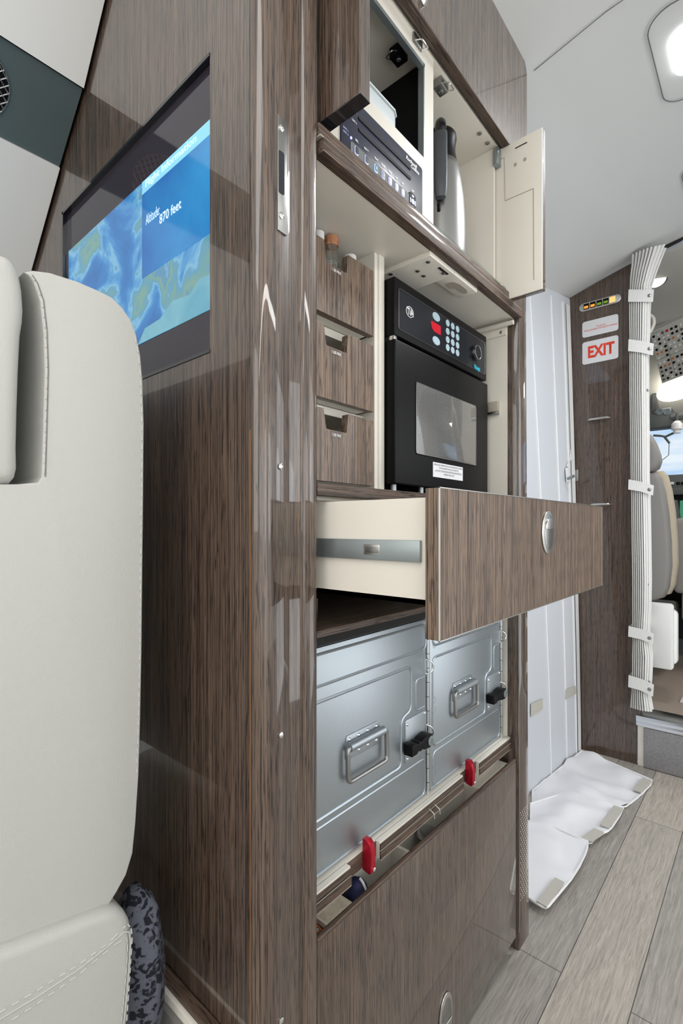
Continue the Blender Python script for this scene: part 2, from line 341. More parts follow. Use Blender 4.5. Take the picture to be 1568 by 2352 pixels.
# ================================================================== STRUCTURE
Y0 = .394; X0 = .325; XP = 2.093
CE = [(-.90, .8), (-.88, 1.2), (-.8, 1.5), (-.65, 1.68), (-.5, 1.78), (-.3, 1.86), (-.1, 1.895), (.1, 1.902), (.233, 1.894), (.4, 1.857), (.605, 1.797), (.70, 1.75)]
def zc(y):
    for (a, b_), (c, d) in zip(CE, CE[1:]):
        if a <= y <= c: return b_+(d-b_)*(y-a)/(c-a)
    return 1.75
def sheet(pts, ax, a0, a1, th=.02, sm=None):
    """a bent panel: outline pts thickened outward and run along ax"""
    n = len(pts); off = []
    for i in range(n):
        a = Vector(pts[max(i-1, 0)]); c = Vector(pts[min(i+1, n-1)]); d = (c-a).normalized(); off.append((pts[i][0]-d.y*th, pts[i][1]+d.x*th))
    return MB().prism(list(pts)+off[::-1], ax, a0, a1)
def smooth_pts(P, k=4):
    out = []
    for i in range(len(P)-1):
        p0 = P[max(i-1, 0)]; p1 = P[i]; p2 = P[i+1]; p3 = P[min(i+2, len(P)-1)]
        for j in range(k):
            t_ = j/k
            out.append(tuple(.5*((2*p1[q])+(-p0[q]+p2[q])*t_+(2*p0[q]-5*p1[q]+4*p2[q]-p3[q])*t_*t_+(-p0[q]+3*p1[q]-3*p2[q]+p3[q])*t_**3) for q in (0, 1)))
    return out+[P[-1]]
fl = MB().box(-1.7, XP+.02, -1.0, 1.35, -.03, 0).build('floor', 'floor'); struct(fl, 'grey oak plank floor of the cabin aisle')
ce = sheet(smooth_pts(CE[3:]), 'x', -1.7, XP+.0).build('ceiling', 'ceil', ang=60); struct(ce, 'pale grey arched ceiling panel')
sm = MB(); ys = [Y0-.01-.07*i for i in range(14)]
sm.tube([(1.072, y, zc(y)-.0012) for y in ys], .0008, 6); sm.build('panel_seam', 'cockpitgrey', ce)
# right side wall with daylit windows
wr = sheet([(-.82, -.02), (-.88, .4), (-.90, .8), (-.88, 1.2), (-.8, 1.5), (-.65, 1.68)], 'x', -1.7, XP).build('wall_right', 'wallw', ang=60); struct(wr, 'white side wall of the cabin')
for i, xx in enumerate((-1.1, -.45, .2, .85, 1.5)):
    o = MB().prism(rrect(xx, 1.03, .30, .40, .12, 8), 'y', -.872, -.866).build('window_%d' % (i+2), 'daywin'); struct(o, 'oval cabin window with daylight')
wb = MB().box(-1.72, -1.70, -1.0, 1.35, 0, 1.93).build('wall_back', 'wallw'); struct(wb, 'white rear wall of the cabin')
# left side wall: upper white panel, slate panel, lower white panel
A = [(.815, 1.5686), (.7378, 1.6577), (.66, 1.735), (.60, 1.80)]
B = [(.9133, 1.490), (.815, 1.5686)]
Cc = [(1.20, 0), (1.30, .45), (1.30, .8), (1.24, 1.08), (1.0528, 1.3662), (.9133, 1.490)]
wl = MB()
def side(pts, gap=.0):
    n = len(pts); off = []
    for i in range(n):
        a = Vector(pts[max(i-1, 0)]); c = Vector(pts[min(i+1, n-1)]); d = (c-a).normalized(); off.append((pts[i][0]+d.y*.015, pts[i][1]-d.x*.015))
    return MB().prism(list(pts)+off[::-1], 'x', -1.7, X0-.0045, bevel=.0012)
wl = side(Cc).build('wall_left', 'wallw', ang=50); struct(wl, 'white lower side wall panel behind the grey seat')
side(A).build('upper_panel', 'wallw', wl)
d_ = (Vector(B[1])-Vector(B[0])).normalized(); Bs = [Vector(B[0])+d_*.0012+Vector((.004, .003)), Vector(B[1])-d_*.0012+Vector((.004, .003))]
sp = side([tuple(v) for v in Bs]).build('speaker_panel', 'teal', wl); sp['label'] = 'dark slate grey band between the white panels'
bk = [(1.33, 0), (1.33, .8), (1.27, 1.10), (.945, 1.515), (.62, 1.83), (.60, 1.86)]
MB().prism(bk+[(u+.02, v+.02) for u, v in bk[::-1]], 'x', -1.7, X0+.02).build('light_blocker', 'dark', wl)  # unseen dark sheet added to stop sky light leaking through the panel gaps
# speaker grille on the slate band
pn = Vector((0, Bs[1].y-Bs[0].y, -(Bs[1].x-Bs[0].x))).normalized()
P0 = Vector((0, Bs[0].x, Bs[0].y)); ev = Vector((0, d_.x, d_.y)); ex = Vector((1, 0, 0)); nrm = ex.cross(ev)
def onband(px, py):
    r_ = Vector(ray(px, py)); o_ = Vector((0, 0, H)); t_ = (P0-o_).dot(nrm)/r_.dot(nrm); h_ = o_+r_*t_-P0; return Vector((h_.dot(ex), h_.dot(ev)))
a, b_, c = onband(21, 198), onband(0, 142), onband(0, 258)
dd = 2*(a.x*(b_.y-c.y)+b_.x*(c.y-a.y)+c.x*(a.y-b_.y))
cx = ((a.length_squared)*(b_.y-c.y)+(b_.length_squared)*(c.y-a.y)+(c.length_squared)*(a.y-b_.y))/dd
cy = ((a.length_squared)*(c.x-b_.x)+(b_.length_squared)*(a.x-c.x)+(c.length_squared)*(b_.x-a.x))/dd
R_ = (a-Vector((cx, cy))).length
nin = nrm if nrm.z < 0 else -nrm
def bp_(u, v, k=0): return P0+ex*u+ev*v+nin*k
spk = thing('speaker', 'round ceiling speaker with woven metal grille in the dark slate band', 'speaker', bp_(cx, cy, .001))
mb = MB(); mb.slab([bp_(cx+R_*math.cos(q*math.pi/20), cy+R_*math.sin(q*math.pi/20), .0) for q in range(40)], nin, .0008); mb.build('speaker_cone', 'black', spk)
mb = MB(); st = .0085; k = -R_
while k < R_:
    hw = math.sqrt(max(R_*R_-k*k, 0))*.985
    if hw > .004:
        for sg in (1, -1):
            c_, s_ = math.cos(sg*math.pi/4), math.sin(sg*math.pi/4)
            mb.tube([bp_(cx+k*c_-l*s_, cy+k*s_+l*c_, .0022) for l in (-hw, hw)], .0011, 5)
    k += st
mb.tube([bp_(cx+R_*math.cos(q*math.pi/24), cy+R_*math.sin(q*math.pi/24), .001) for q in range(48)], .0015, 6, True)
mb.build('grille', 'steel', spk)

# centre partition carrying the television (its end is the moulded post)
tv_y0, tv_y1, tv_z0, tv_z1 = .4805, .9172, 1.0775, 1.418
TV = (tv_y0, tv_y1, tv_z0, tv_z1)
pw = MB()
t_ = .03
pw.box(X0, X0+t_, .409, tv_y0, 0, 1.90).box(X0, X0+t_, tv_y1, 1.34, 0, 1.90).box(X0, X0+t_, tv_y0, tv_y1, 0, tv_z0).box(X0, X0+t_, tv_y0, tv_y1, tv_z1, 1.90)
part_ = pw.build('wall_center', 'wood', None, smooth=False); struct(part_, 'glossy dark zebra wood partition holding the television')
prof = [(X0, .4085), (X0-.0012, .406), (X0-.0005, .402), (X0+.002, .3975), (X0+.006, .3940), (X0+.012, .3922), (.3640, .3918), (.3655, .3925), (.3668, .3955), (.3862, .3958), (.3876, .3930), (.3895, .3919), (.4050, .3919), (.4085, .3930), (.4105, .3955), (.4112, .400), (.4112, .418), (.355, .418), (.355, .4085)]
post = MB().prism(prof, 'z', 0, 1.87).build('corner_post', 'wood', part_, ang=50)
post['label'] = 'rounded moulded wood post at the end of the partition'
MB().box(X0-.0008, X0+.001, .4068, .4078, 0, .98).build('edge_strip', 'bronze', part_)
# strike plate and screws on the post
zt, zb = 1.3137, 1.191
sk = MB()
sk.prism([(.3475, zb+.001), (.3604, zb), (.3604, zt-.0005), (.3475, zt)], 'y', .3906, .3919, bevel=.0004).build('strike_plate', 'steel', part_)
zh1, zh0 = PY(648, 350, .3906).z, PY(648, 447, .3906).z
MB().prism(rrect(.3523, (zh0+zh1)/2, .0078, zh1-zh0, .002), 'y', .3901, .3906).build('strike_opening', 'blackg', part_)
screws(MB(), [(.3520, .3906, PY(641, 290, .39).z), (.3520, .3906, PY(641, 492, .39).z)], (0, -1, 0), .0034).build('strike_screw', 'chrome', part_)
screws(MB(), [PY(644, 1072, .3917), PY(645, 1688, .3917), PY(645, 2344, .3917)], (0, -1, 0), .0032).build('screw', 'chrome', part_)

# forward partition with exit sign, cut to the arch
poly = [(.3735, 0), (.3735, zc(.3735)), (.4, zc(.4)), (.5, zc(.5)), (.605, zc(.605)), (.69, zc(.69)), (.72, 1.2), (.68, 0)]
wf = MB().prism(poly, 'x', XP, XP+.035, bevel=.0015).build('wall_front', 'wood', smooth=False); struct(wf, 'dark zebra wood partition beside the cockpit curtain')
MB().box(XP-.004, XP+.04, .366, .3735, .187, 1.86, bevel=.001).build('edge_trim', 'wood', wf)
pt = MB().tube([(XP-.0, y, zc(y)-.004) for y in (.37, .233, .1, -.1, -.3, -.5)], .006, 6).build('curtain_track', 'dark', ce)
wfr = MB().prism([(-.88, 0), (-.88, 1.2), (-.65, 1.68), (-.5, 1.78), (-.36, 1.835), (-.36, 0)], 'x', XP, XP+.03).build('wall_frontright', 'wood', smooth=False); wfr.name = 'wall_front'; struct(wfr, 'dark wood partition on the far side of the cockpit doorway')

# entry door wall lined in white
def EW(x, z):
    y0 = .566+(XP-x)*.074; y1 = .606+(XP-x)*.20; k = min(z/1.76, 1.05); return Vector((x, y0+(y1-y0)*(k**1.3), z))
def ewgrid(x0, x1, z0, z1, off=0, nx=2, nz=12):
    V = []; F = []
    for i in range(nx+1):
        for j in range(nz+1):
            p = EW(x0+(x1-x0)*i/nx, z0+(z1-z0)*j/nz); V.append(p-Vector((0, off, 0)))
    for i in range(nx):
        for j in range(nz): a = i*(nz+1)+j; F.append((a, a+nz+1, a+nz+2, a+1))
    m0 = len(V); V += [v+Vector((0, .006, 0)) for v in V]
    F += [tuple(q+m0 for q in f[::-1]) for f in F]
    return V, F
V, F = ewgrid(1.06, XP-.002, 0, 1.79)
ed = MB().faces(V, F).build('door_1', 'lining', ang=60); struct(ed, 'white lined cabin entry door beside the dark partition')
def seam(xb, xt, r=.0035, name='piping', m='white', z0=.0, z1=1.76):
    return MB().tube([EW(xb+(xt-xb)*k/8, z0+(z1-z0)*k/8)-Vector((0, r*.4, 0)) for k in range(9)], r, 6).build(name, m, ed)
seam(1.801, 1.80); seam(1.943, 1.945); seam(2.038, 2.030, .004)
V, F = ewgrid(2.052, 2.082, 0, 1.76, .004); MB().faces(V, F).build('door_edge_strip', 'white', ed)
V, F = ewgrid(2.034, 2.051, 0, 1.76, .001); MB().faces(V, F).build('door_gap_strip', 'ceil', ed)
# padded vertical fold between the seams

def ewpatch(pts, name, m, off=.012):
    q = []
    for px, py in pts:
        y = .6
        for _ in range(8): p = PY(px, py, y); y = EW(p.x, p.z).y
        q.append(p-Vector((0, off, 0)))
    return MB().slab(q, (0, -1, 0), .002).build(name, m, ed)
ewpatch([(1216, 1616), (1243, 1604), (1243, 1628), (1216, 1646)], 'velcro_strip', 'velcro', .003)
ewpatch([(1296, 1583), (1320, 1575), (1321, 1592), (1296, 1606)], 'velcro_strip', 'velcro', .003)
mb = MB(); pts = [PY(1303, 1100, .585), PY(1318, 1093, .56)]
mb.tube(pts, .006, 6).build('door_latch', 'rail', ed)
ewpatch([(1294, 1076), (1303, 1072), (1304, 1104), (1296, 1108)], 'latch_bracket', 'white', .006)
ewpatch([(1306, 1033), (1308, 1054), (1299, 1072), (1297, 1071), (1305, 1053)], 'seam_flap', 'white', .004)
a = PX(1316, 1080, XP); c = PX(1328, 1105, XP)
lp = MB().box(XP-.006, XP, c.y, a.y, c.z, a.z, bevel=.001).build('latch_plate', 'satin', wf)

# cockpit shell
cs = MB()
cz = [(2.10, 1.86), (2.5, 1.86), (2.8, 1.74), (3.05, 1.50), (3.12, 1.40)]
n = len(cz); off = [(x+.01, z+.03) for x, z in cz]
ck = MB().prism(cz+off[::-1], 'y', -.95, .95).build('ceiling', 'cockpitw', ang=60); struct(ck, 'pale cockpit ceiling liner beyond the curtain')
ckf = MB().box(XP+.036, 3.7, -.95, .95, .15, .185).build('floor', 'beige'); struct(ckf, 'raised beige cockpit floor')
for y_, nme, lb in ((.80, 'wall_left', 'cockpit side wall beyond the dark partition'), (-.80, 'wall_right', 'cockpit side wall on the far side')):
    q = MB().prism([(2.10, .185), (2.10, 1.86), (2.5, 1.86), (2.8, 1.74), (3.05, 1.50), (3.15, 1.38), (3.5, 1.10), (3.7, .9), (3.7, .185)], 'y', y_, y_+.02).build(nme, 'cockpitw'); struct(q, lb)
ws = MB().slab([(3.12, -.8, 1.40), (3.12, .8, 1.40), (3.50, .8, 1.08), (3.50, -.8, 1.08)], (0, 0, 1), .006).build('window_1', 'pane'); struct(ws, 'cockpit windshield with blue sky beyond')
q = MB().box(3.68, 3.70, -.95, .95, .185, 1.10).build('wall_nose', 'cockpitgrey'); q.name = 'wall_forward'; struct(q, 'dark bulkhead below the windshield')
# step riser
st_ = MB().box(XP-.006, XP+.03, -.9, .3705, 0, .150, bevel=.002).build('trim_1', 'cream'); struct(st_, 'cream riser below the cockpit floor')
pA = PX(1478, 1660, XP-.006)
MB().box(XP-.014, XP-.006, -.9, pA.y, .002, .147, bevel=.004).build('carpet_panel', 'carpet', st_)
mb = MB().box(XP-.022, XP+.09, -.9, .374, .168, .189, bevel=.003); mb.box(XP-.016, XP+.0, -.9, .374, .150, .168, bevel=.002)
sl = mb.build('trim_2', 'alu_b'); struct(sl, 'polished metal sill edging the cockpit step')

# ================================================================== TELEVISION
tv = thing('television', 'wall-mounted television showing a blue world map and flight information', 'television', (X0+.01, .70, tv_z0))
XS = X0+.006
bz = MB().box(XS, XS+.02, tv_y0, tv_y1, tv_z0, tv_z1).build('screen', 'bezel', tv, smooth=False)
mb = MB(); k = .004
mb.box(X0-.001, X0+.012, tv_y0-.0, tv_y1, tv_z1-k, tv_z1).box(X0-.001, X0+.012, tv_y0, tv_y1, tv_z0, tv_z0+k).box(X0-.001, X0+.012, tv_y1-k*1.3, tv_y1, tv_z0, tv_z1).box(X0+.001, X0+.012, tv_y0, tv_y0+.0015, tv_z0, tv_z1)
mb.build('frame', 'blackg', tv)
mx0, mx1 = XS-.0006, XS-.0001
mpy0, mpy1, mpz0, mpz1 = .482, .9045, 1.1305, 1.3495
mp_ = MB().box(mx0, mx1, mpy0, mpy1, mpz0, mpz1).build('map_display', 'map', bz, smooth=False)
MB().prism([(mpy0, mpz0), (.66, mpz0), (.64, mpz0+.018), (.60, mpz0+.02), (.57, mpz0+.034), (.53, mpz0+.03), (.51, mpz0+.042), (mpy0, mpz0+.04)], 'x', mx0-.0003, mx0).build('shore_strip', 'mapsea', bz)
MB().box(mx0-.0004, mx0, mpy0, .6476, 1.218, 1.332).build('information_box', 'mapblue', bz, smooth=False)
MB().box(mx0-.0004, mx0, mpy0, .6476, 1.3322, mpz1).build('title_bar', 'hdr', bz, smooth=False)
text('Flight Information', 'lettering', 'scrtext', bz, (mx0-.0005, .637, 1.3345), .122, .0125, 'x', bold=.01)
text('Altitude:', 'lettering', 'scrtext', bz, (mx0-.0005, .636, 1.286), .036, .0135, 'x')
text('870 feet', 'lettering', 'scrtext', bz, (mx0-.0005, .600, 1.2725), .052, .0125, 'x', bold=.01)

# ================================================================== GREY SEAT
YS = .50
def SP(pts, y=YS): return [xz(px, py, y) for px, py in pts]
seat = thing('cabin_seat', 'light grey leather passenger seat with headrest and stitched armrest, in front of the television', 'seat', (.12, .72, 0))
outl = [(55, 625), (76, 621), (115, 626), (178, 646), (224, 666), (258, 683), (281, 706), (301, 735), (314, 770), (323, 816), (328, 872), (331, 974), (330, 1126), (328, 1300), (326, 1500), (323, 1650), (319, 1780), (312, 1890), (305, 1960), (290, 2010), (268, 2050), (246, 2085), (225, 2120), (60, 2190), (-60, 2190), (-60, 1112), (40, 1112), (88, 1108), (96, 1095), (99, 1000), (103, 850), (100, 760), (92, 690), (78, 650), (66, 632)]
sb = MB().prism(SP(outl), 'y', YS, YS+.40, bevel=.012, seg=4).build('backrest', 'leather', seat, ang=70)
hr = [(-60, 590), (0, 577), (22, 584), (38, 600), (50, 625), (57, 665), (60, 710), (58, 740), (53, 770), (49, 850), (46, 940), (44, 1030), (45, 1075), (40, 1096), (28, 1110), (0, 1113), (-60, 1113)]
MB().prism(SP(hr, YS-.004), 'y', YS-.004, YS+.36, bevel=.014, seg=4).build('headrest', 'leather', seat, ang=70)
ar = [(-60, 2210), (0, 2187), (120, 2141), (205, 2108), (246, 2093), (272, 2088), (292, 2098), (303, 2117), (309, 2150), (308, 2220), (302, 2300), (297, 2360), (290, 2420), (-60, 2420)]
YA = YS-.012
arm = MB().prism(SP(ar, YA), 'y', YA, YA+.11, bevel=.010, seg=4).build('armrest', 'leather', seat, ang=70)
MB().box(.0, .20, YS+.1, YS+.45, .20, .44, bevel=.03, seg=3).build('seat_cushion', 'leather', seat)
MB().box(-.05, .20, YS+.02, YS+.42, 0, .30, bevel=.02).build('seat_base', 'leather_d', seat)
def stitches(line, y, name, parent, L=.006, gap=.004, r=.0007, tilt=0):
    P = [Vector(p) for p in SP(line, y)]; mb = MB(); 
    for a, c in zip(P, P[1:]):
        n_ = max(1, int((c-a).length/(L+gap))); d = (c-a)/n_
        for i in range(n_):
            s0 = a+d*(i+.15); s1 = a+d*(i+.7); tz = Vector((tilt, 0))
            mb.tube([(s0.x-tz.x, y-r*.3, s0.y), (s1.x+tz.x, y-r*.3, s1.y)], r, 5)
    return mb.build(name, 'thread', parent)
stitches([(x+4.5, y) for x, y in reversed(outl[28:])], YS-.0002, 'seam_stitching', sb, .0052, .0035, .0007)
MB().tube([(p[0], YS-.0001, p[1]) for p in SP([(x+8, y) for x, y in reversed(outl[28:])])], .0006, 6).build('seam_line', 'leather_d', sb)
stitches([(x-5, y) for x, y in outl[8:17]], YS-.0002, 'edge_stitching', sb, .006, .003, .0008)
stitches([(-10, 2330), (80, 2277), (180, 2215), (250, 2165), (278, 2134), (292, 2122), (300, 2130), (303, 2150), (300, 2200), (296, 2260), (290, 2350)], YA-.0002, 'armrest_stitching', arm, .005, .003, .0008)
stitches([(-10, 2365), (80, 2308), (180, 2238), (255, 2176), (288, 2152), (293, 2165), (290, 2220), (284, 2290), (278, 2350)], YA-.0002, 'armrest_stitching', arm, .005, .003, .0008)
mb = MB(); mb.tube([(*[p.x for p in [Vector(q)]], YA-.0002, Vector(q).y) for q in SP([(-10, 2346), (80, 2292), (180, 2226), (255, 2166), (285, 2140), (296, 2140), (299, 2160), (296, 2220), (289, 2300), (284, 2350)], YA)], .0011, 6); mb.build('armrest_piping', 'leather', arm)
# folded print blanket between seat and partition
def blob(c, rad, name, m, parent=None, amp=.12, fr=9, sub=4):
    t = bmesh.new(); bmesh.ops.create_icosphere(t, subdivisions=sub, radius=1)
    for v in t.verts:
        k = 1+amp*noise.noise(v.co*1.7+Vector((3, 1, 2)))+amp*.35*noise.noise(v.co*5)
        v.co = Vector((c[0]+v.co.x*rad[0]*k, c[1]+v.co.y*rad[1]*k, c[2]+v.co.z*rad[2]*k))
    mb = MB(); mb._take(t); return mb.build(name, m, parent, ang=180)
bl = blob((.2685, .536, .382), (.026, .036, .100), 'blanket', 'leopard')
tag(bl, 'blue grey animal print blanket stuffed between the seat and the partition', 'blanket')
# side ledge
lg = thing('side_ledge', 'grey leather topped ledge with cream piping and wood edge below the blanket', 'ledge', (.28, .8, 0))
MB().box(.3105, X0-.0005, .42, 1.18, .24, .3295, bevel=.001).build('wood_edge', 'wood_y', lg)
MB().box(.3045, .3105, .42, 1.18, .24, .3265, bevel=.0015).build('piping', 'cream', lg)
MB().box(.2975, .3045, .42, 1.18, .0, .318, bevel=.002).box(.205, .297, .42, 1.18, .0, .272, bevel=.003).build('top', 'leather_d', lg)

# ================================================================== GALLEY CABINET
XL, XR = .411, 1.0125
gc = thing('galley_cabinet', 'tall dark zebra wood galley cabinet with its doors and drawer open', 'cabinet', (.72, .60, 0))
# right column, flaring slightly to the floor
c1 = bmesh.new()
def colring(z):
    k = 1-z/1.86; xr = 1.052+.022*k
    return [(XR+.0062, Y0+.30, z), (XR+.0062, Y0+.0235, z), (XR, Y0+.0235, z), (XR, Y0+.002, z), (XR+.002, Y0, z), (xr-.006, Y0, z), (xr-.0015, Y0+.0025, z), (xr, Y0+.008, z), (xr, Y0+.30, z)]
rg = [[c1.verts.new(p) for p in colring(z)] for z in [0, .5, 1, 1.5, 1.845]]
for a_, b2 in zip(rg, rg[1:]):
    for j in range(9): c1.faces.new((a_[j], a_[(j+1) % 9], b2[(j+1) % 9], b2[j]))
c1.faces.new(rg[0][::-1]); c1.faces.new(rg[-1]); bmesh.ops.recalc_face_normals(c1, faces=c1.faces)
mb = MB(); mb._take(c1); colm = mb.build('side_column', 'wood', gc, ang=50)
MB().box(XR-.0005, XR+.001, Y0-.0006, Y0+.0005, .04, 1.31).build('edge_line', 'satin', colm)
# perforations
mb = MB(); i = 0; z = .10
while z < .285:
    for j in range(5):
        xx = XR+.010+j*.0085+(.00425 if i % 2 else 0)
        if xx < XR+.050: mb.prism(ell(xx, z, .0011, .0014, 8), 'y', Y0-.0004, Y0+.0002)
    z += .0065; i += 1
pf = mb.build('vent_perforations', 'cream', colm); pf['kind'] = 'stuff'
# upper fixed panel above the doors
UP = MB().prism([(XL, 1.64), (XL, 1.862), (1.0, 1.862), (1.035, 1.862), (1.046, 1.852), (1.050, 1.84), (1.050, 1.64)], 'y', Y0-.003, Y0+.0115, bevel=.001).build('upper_panel', 'wood', gc, smooth=False)
MB().box(XL, .9585, Y0-.0035, Y0+.012, 1.6365, 1.6399).build('glossy_edge', 'wood_h', UP)
mb = MB(); a = PY(968, 5, Y0-.004); mb.lathe([(.009, 0), (.009, -.004), (.006, -.0075), (0, -.008)], (a.x, Y0-.003, a.z+.004), 20, 'y').build('button_latch', 'satin', UP)
# carcass liners (cream)
ld = MB()
ld.box(.946, .9535, .419, .64, 1.345, 1.6365)      # right wall of the upper bay
ld.box(XL, 1.0, .412, .66, 1.6365, 1.655)          # roof of the upper bay
ld.box(XL, 1.0, .64, .66, 1.30, 1.65)              # back of the upper bay
ld.box(XL, XL+.004, .42, .64, 1.345, 1.6365)
ul = ld.build('upper_liner', 'cream', gc, smooth=False)
screws(MB(), [PZ(1101, 306, 1.6365), PZ(1119, 328, 1.6365)], (0, 0, -1), .0045).build('screw', 'steel', ul)
# face plate of the left upper bay with opening
YW = .414; ox0, ox1, oz0, oz1 = .44, .6760, 1.463, 1.612; wx1 = .7035
dpx0, dpx1 = PY(783, 300, YW-.002).x, PY(970, 450, YW-.002).x; dz0, dz1 = 1.3555, 1.4405
fp = MB(); fp.box(XL, wx1, YW, YW+.006, dz1, oz0).box(XL, wx1, YW, YW+.006, 1.3455, dz0).box(XL, dpx0, YW, YW+.006, dz0, dz1).box(dpx1, wx1, YW, YW+.006, dz0, dz1).box(ox1, wx1, YW, YW+.006, oz0, 1.6365).box(XL, ox1, YW, YW+.006, oz1, 1.6365)
fp.box(.6935, wx1, YW+.006, .64, 1.3455, 1.6365)
fpo = fp.build('face_plate', 'cream_dim', gc, smooth=False)
MB().box(.690, .6925, YW+.006, .60, oz0-.03, oz1+.02).box(.44, .692, .60, .604, oz0-.04, oz1+.02).build('black_liner', 'black', gc, smooth=False)
mb = MB().box(.43, ox1+.0, YW-.0005, YW+.008, oz1-.006, oz1); mb.box(ox1-.0025, ox1, YW-.0005, YW+.01, oz0, oz1); mb.build('opening_edge', 'rail', fpo)
MB().box(.44, ox1, YW+.006, .60, oz0-.006, oz0).build('opening_floor', 'cream', gc, smooth=False)
# right bay: acrylic lip
lip = MB().box(wx1+.001, .944, Y0+.010, Y0+.0125, 1.345, 1.362).build('shelf_lip', 'acrylic', gc, smooth=False)
# main shelf (its underside is seen from the camera) with the horizontal wood nosing
sh = MB().box(XL, 1.014, Y0+.008, .66, 1.3125, 1.345).build('shelf', 'cream', gc, smooth=False)
MB().box(XL+.004, 1.0165, Y0-.006, Y0+.010, 1.3120, 1.3288, bevel=.001).box(XL, 1.0165, Y0-.002, Y0+.010, 1.3300, 1.3455, bevel=.001).build('nosing', 'wood_h', sh)
MB().box(XL, 1.0165, Y0-.0045, Y0+.008, 1.3288, 1.3302).build('painted_highlight', 'cream_d', sh)  # pale strip standing in for the highlight line along the nosing
# middle bay back/right wall
mid = MB(); mid.box(1.0125, 1.018, .418, .66, .43, 1.3125).box(XL, 1.0125, .655, .66, .93, 1.3125).box(.66, 1.0125, .64, .655, .93, 1.3125)
mid.build('middle_liner', 'cream', gc, smooth=False)
# roller tube and strike on the right wall
a = PX(1169, 738, 1.004); a2 = Vector((1.004, .50, a.z))
rt = MB().tube([(1.0045, .402, 1.303), (1.0045, .52, 1.303)], .0050, 12); rt.box(1.0085, 1.0125, .42, .52, 1.283, 1.300)
rt.build('blind_roller', 'cream', gc)
screws(MB(), [(1.0083, .43, 1.290)], (-1, 0, 0), .003).build('screw', 'steel', gc)
b1 = PX(1124, 925, 1.008); b2_ = PX(1134, 955, 1.008)
MB().box(1.003, 1.0125, b1.y-.02, b1.y+.002, b2_.z+.008, b1.z, bevel=.001).build('wall_catch', 'cream_d', gc)
MB().box(1.001, 1.0125, b1.y-.02, b1.y+.002, b2_.z+.002, b2_.z+.007, bevel=.0005).build('catch_blade', 'steel', gc)
# pull-out tray and latch under the shelf
tr = MB().box(.6745, .7544, .4030, .56, 1.3045, 1.3125, bevel=.0004).build('underside_plate', 'cream', gc)
th_ = MB(); th_.prism([(.755, .4030), (.8388, .4030), (.8388, .4392), (.755, .4392)], 'z', 1.3050, 1.3125, bevel=.0004); th = th_.build('pull_tray', 'cream', gc)
hp = fillet([(.772, .424, 0), (.774, .4325, 0), (.790, .434, 0), (.797, .4265, 0), (.815, .4255, 0), (.826, .4235, 0), (.828, .416, 0), (.815, .4115, 0), (.79, .4115, 0), (.775, .415, 0)], .004, 3, True)
MB().prism([(p.x, p.y) for p in hp], 'z', 1.3042, 1.3052).build('painted_recess', 'cream_d', th)  # flat darker plate, the recess shade is in its colour
MB().prism([(.715, .4085), (.744, .4085), (.744, .4125), (.715, .4125)], 'z', 1.3036, 1.3046).build('latch_slot', 'dark', tr)
sc_ = [PZ(983, 601, 1.3045), PZ(1018, 627, 1.3045), PZ(959, 622, 1.3045), PZ(973, 633, 1.3045), PZ(897, 629, 1.3045)]
screws(MB(), sc_, (0, 0, -1), .0036).build('plate_screw', 'steel', tr)
# bins bay divider and shelves
dv = MB().box(.6305, .6445, .469, .64, .93, 1.3125, bevel=.0006).build('divider', 'cream', gc)
MB().box(.622, .6305, .472, .64, .93, 1.3125).build('divider_face', 'cream', gc, smooth=False)
bins = []
YB = .465
for k, (zb_, zt_, word) in enumerate(((1.1748, 1.2762, 'topmost'), (1.0575, 1.1602, 'middle'), (.9425, 1.0440, 'lowest'))):
    MB().box(.425, .622, YB+.030, .64, zb_-.0125, zb_-.001).build('bin_shelf', 'cream', gc, smooth=False)
    nb = zt_-.0285
    bx = MB().box(.438, .608, YB+.012, .63, zb_, zb_+.004).box(.436, .440, YB+.012, .63, zb_, zt_-.028).box(.604, .608, YB+.012, .63, zb_, zt_-.03)
    bn = bx.build('drawer', 'cream', gc, smooth=False); bn['label'] = {'topmost': 'topmost small bin holding bottles', 'middle': 'middle small bin, empty', 'lowest': 'lowest small bin above the counter'}[word]
    fr = [(.432, zb_), (.611, zb_), (.611, zt_-.0015), (.6095, zt_), (.5515, zt_), (.5495, zt_-.001), (.5462, nb+.001), (.5440, nb), (.5050, nb), (.5030, nb+.001), (.4972, zt_-.001), (.4955, zt_), (.432, zt_)]
    MB().prism(fr, 'y', YB, YB+.012, bevel=.0005).build('front_panel', 'wood_mat', bn, smooth=False)
    text('1 LBS MAX', 'lettering', 'textw', bn, (.5135, YB-.0003, nb-.0085), .0195, .0042, 'y', bold=.02)
    MB().box(.6205, .6222, YB+.02, YB+.03, zb_+.02, zb_+.065).build('bin_catch', 'rail', bn)
# counter edge above the drawer
ct = MB().box(XL, XR, Y0+.0, .64, .9165, .930, bevel=.0004).build('counter', 'wood_h', gc, smooth=False)
MB().box(XL, XR, Y0+.02, .64, .912, .9165).build('counter_liner', 'cream', gc, smooth=False)
# slab under the drawer, lit container bay below
MB().box(XL, XR, Y0+.001, .62, .7500, .7590, bevel=.0008).build('drawer_shelf', 'wood_h', gc, smooth=False)
MB().box(XL, .47, .45, .62, .7595, .785).build('slide_mount', 'wood_h', gc, smooth=False)
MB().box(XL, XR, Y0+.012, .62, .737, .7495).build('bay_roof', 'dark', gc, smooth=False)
lf = MB().box(XL, XL+.004, .418, .64, .43, 1.3).build('left_liner', 'cream', gc, smooth=False)
MB().box(XL, XR, .70, .705, .0, 1.3).build('back_panel', 'dark', gc, smooth=False)
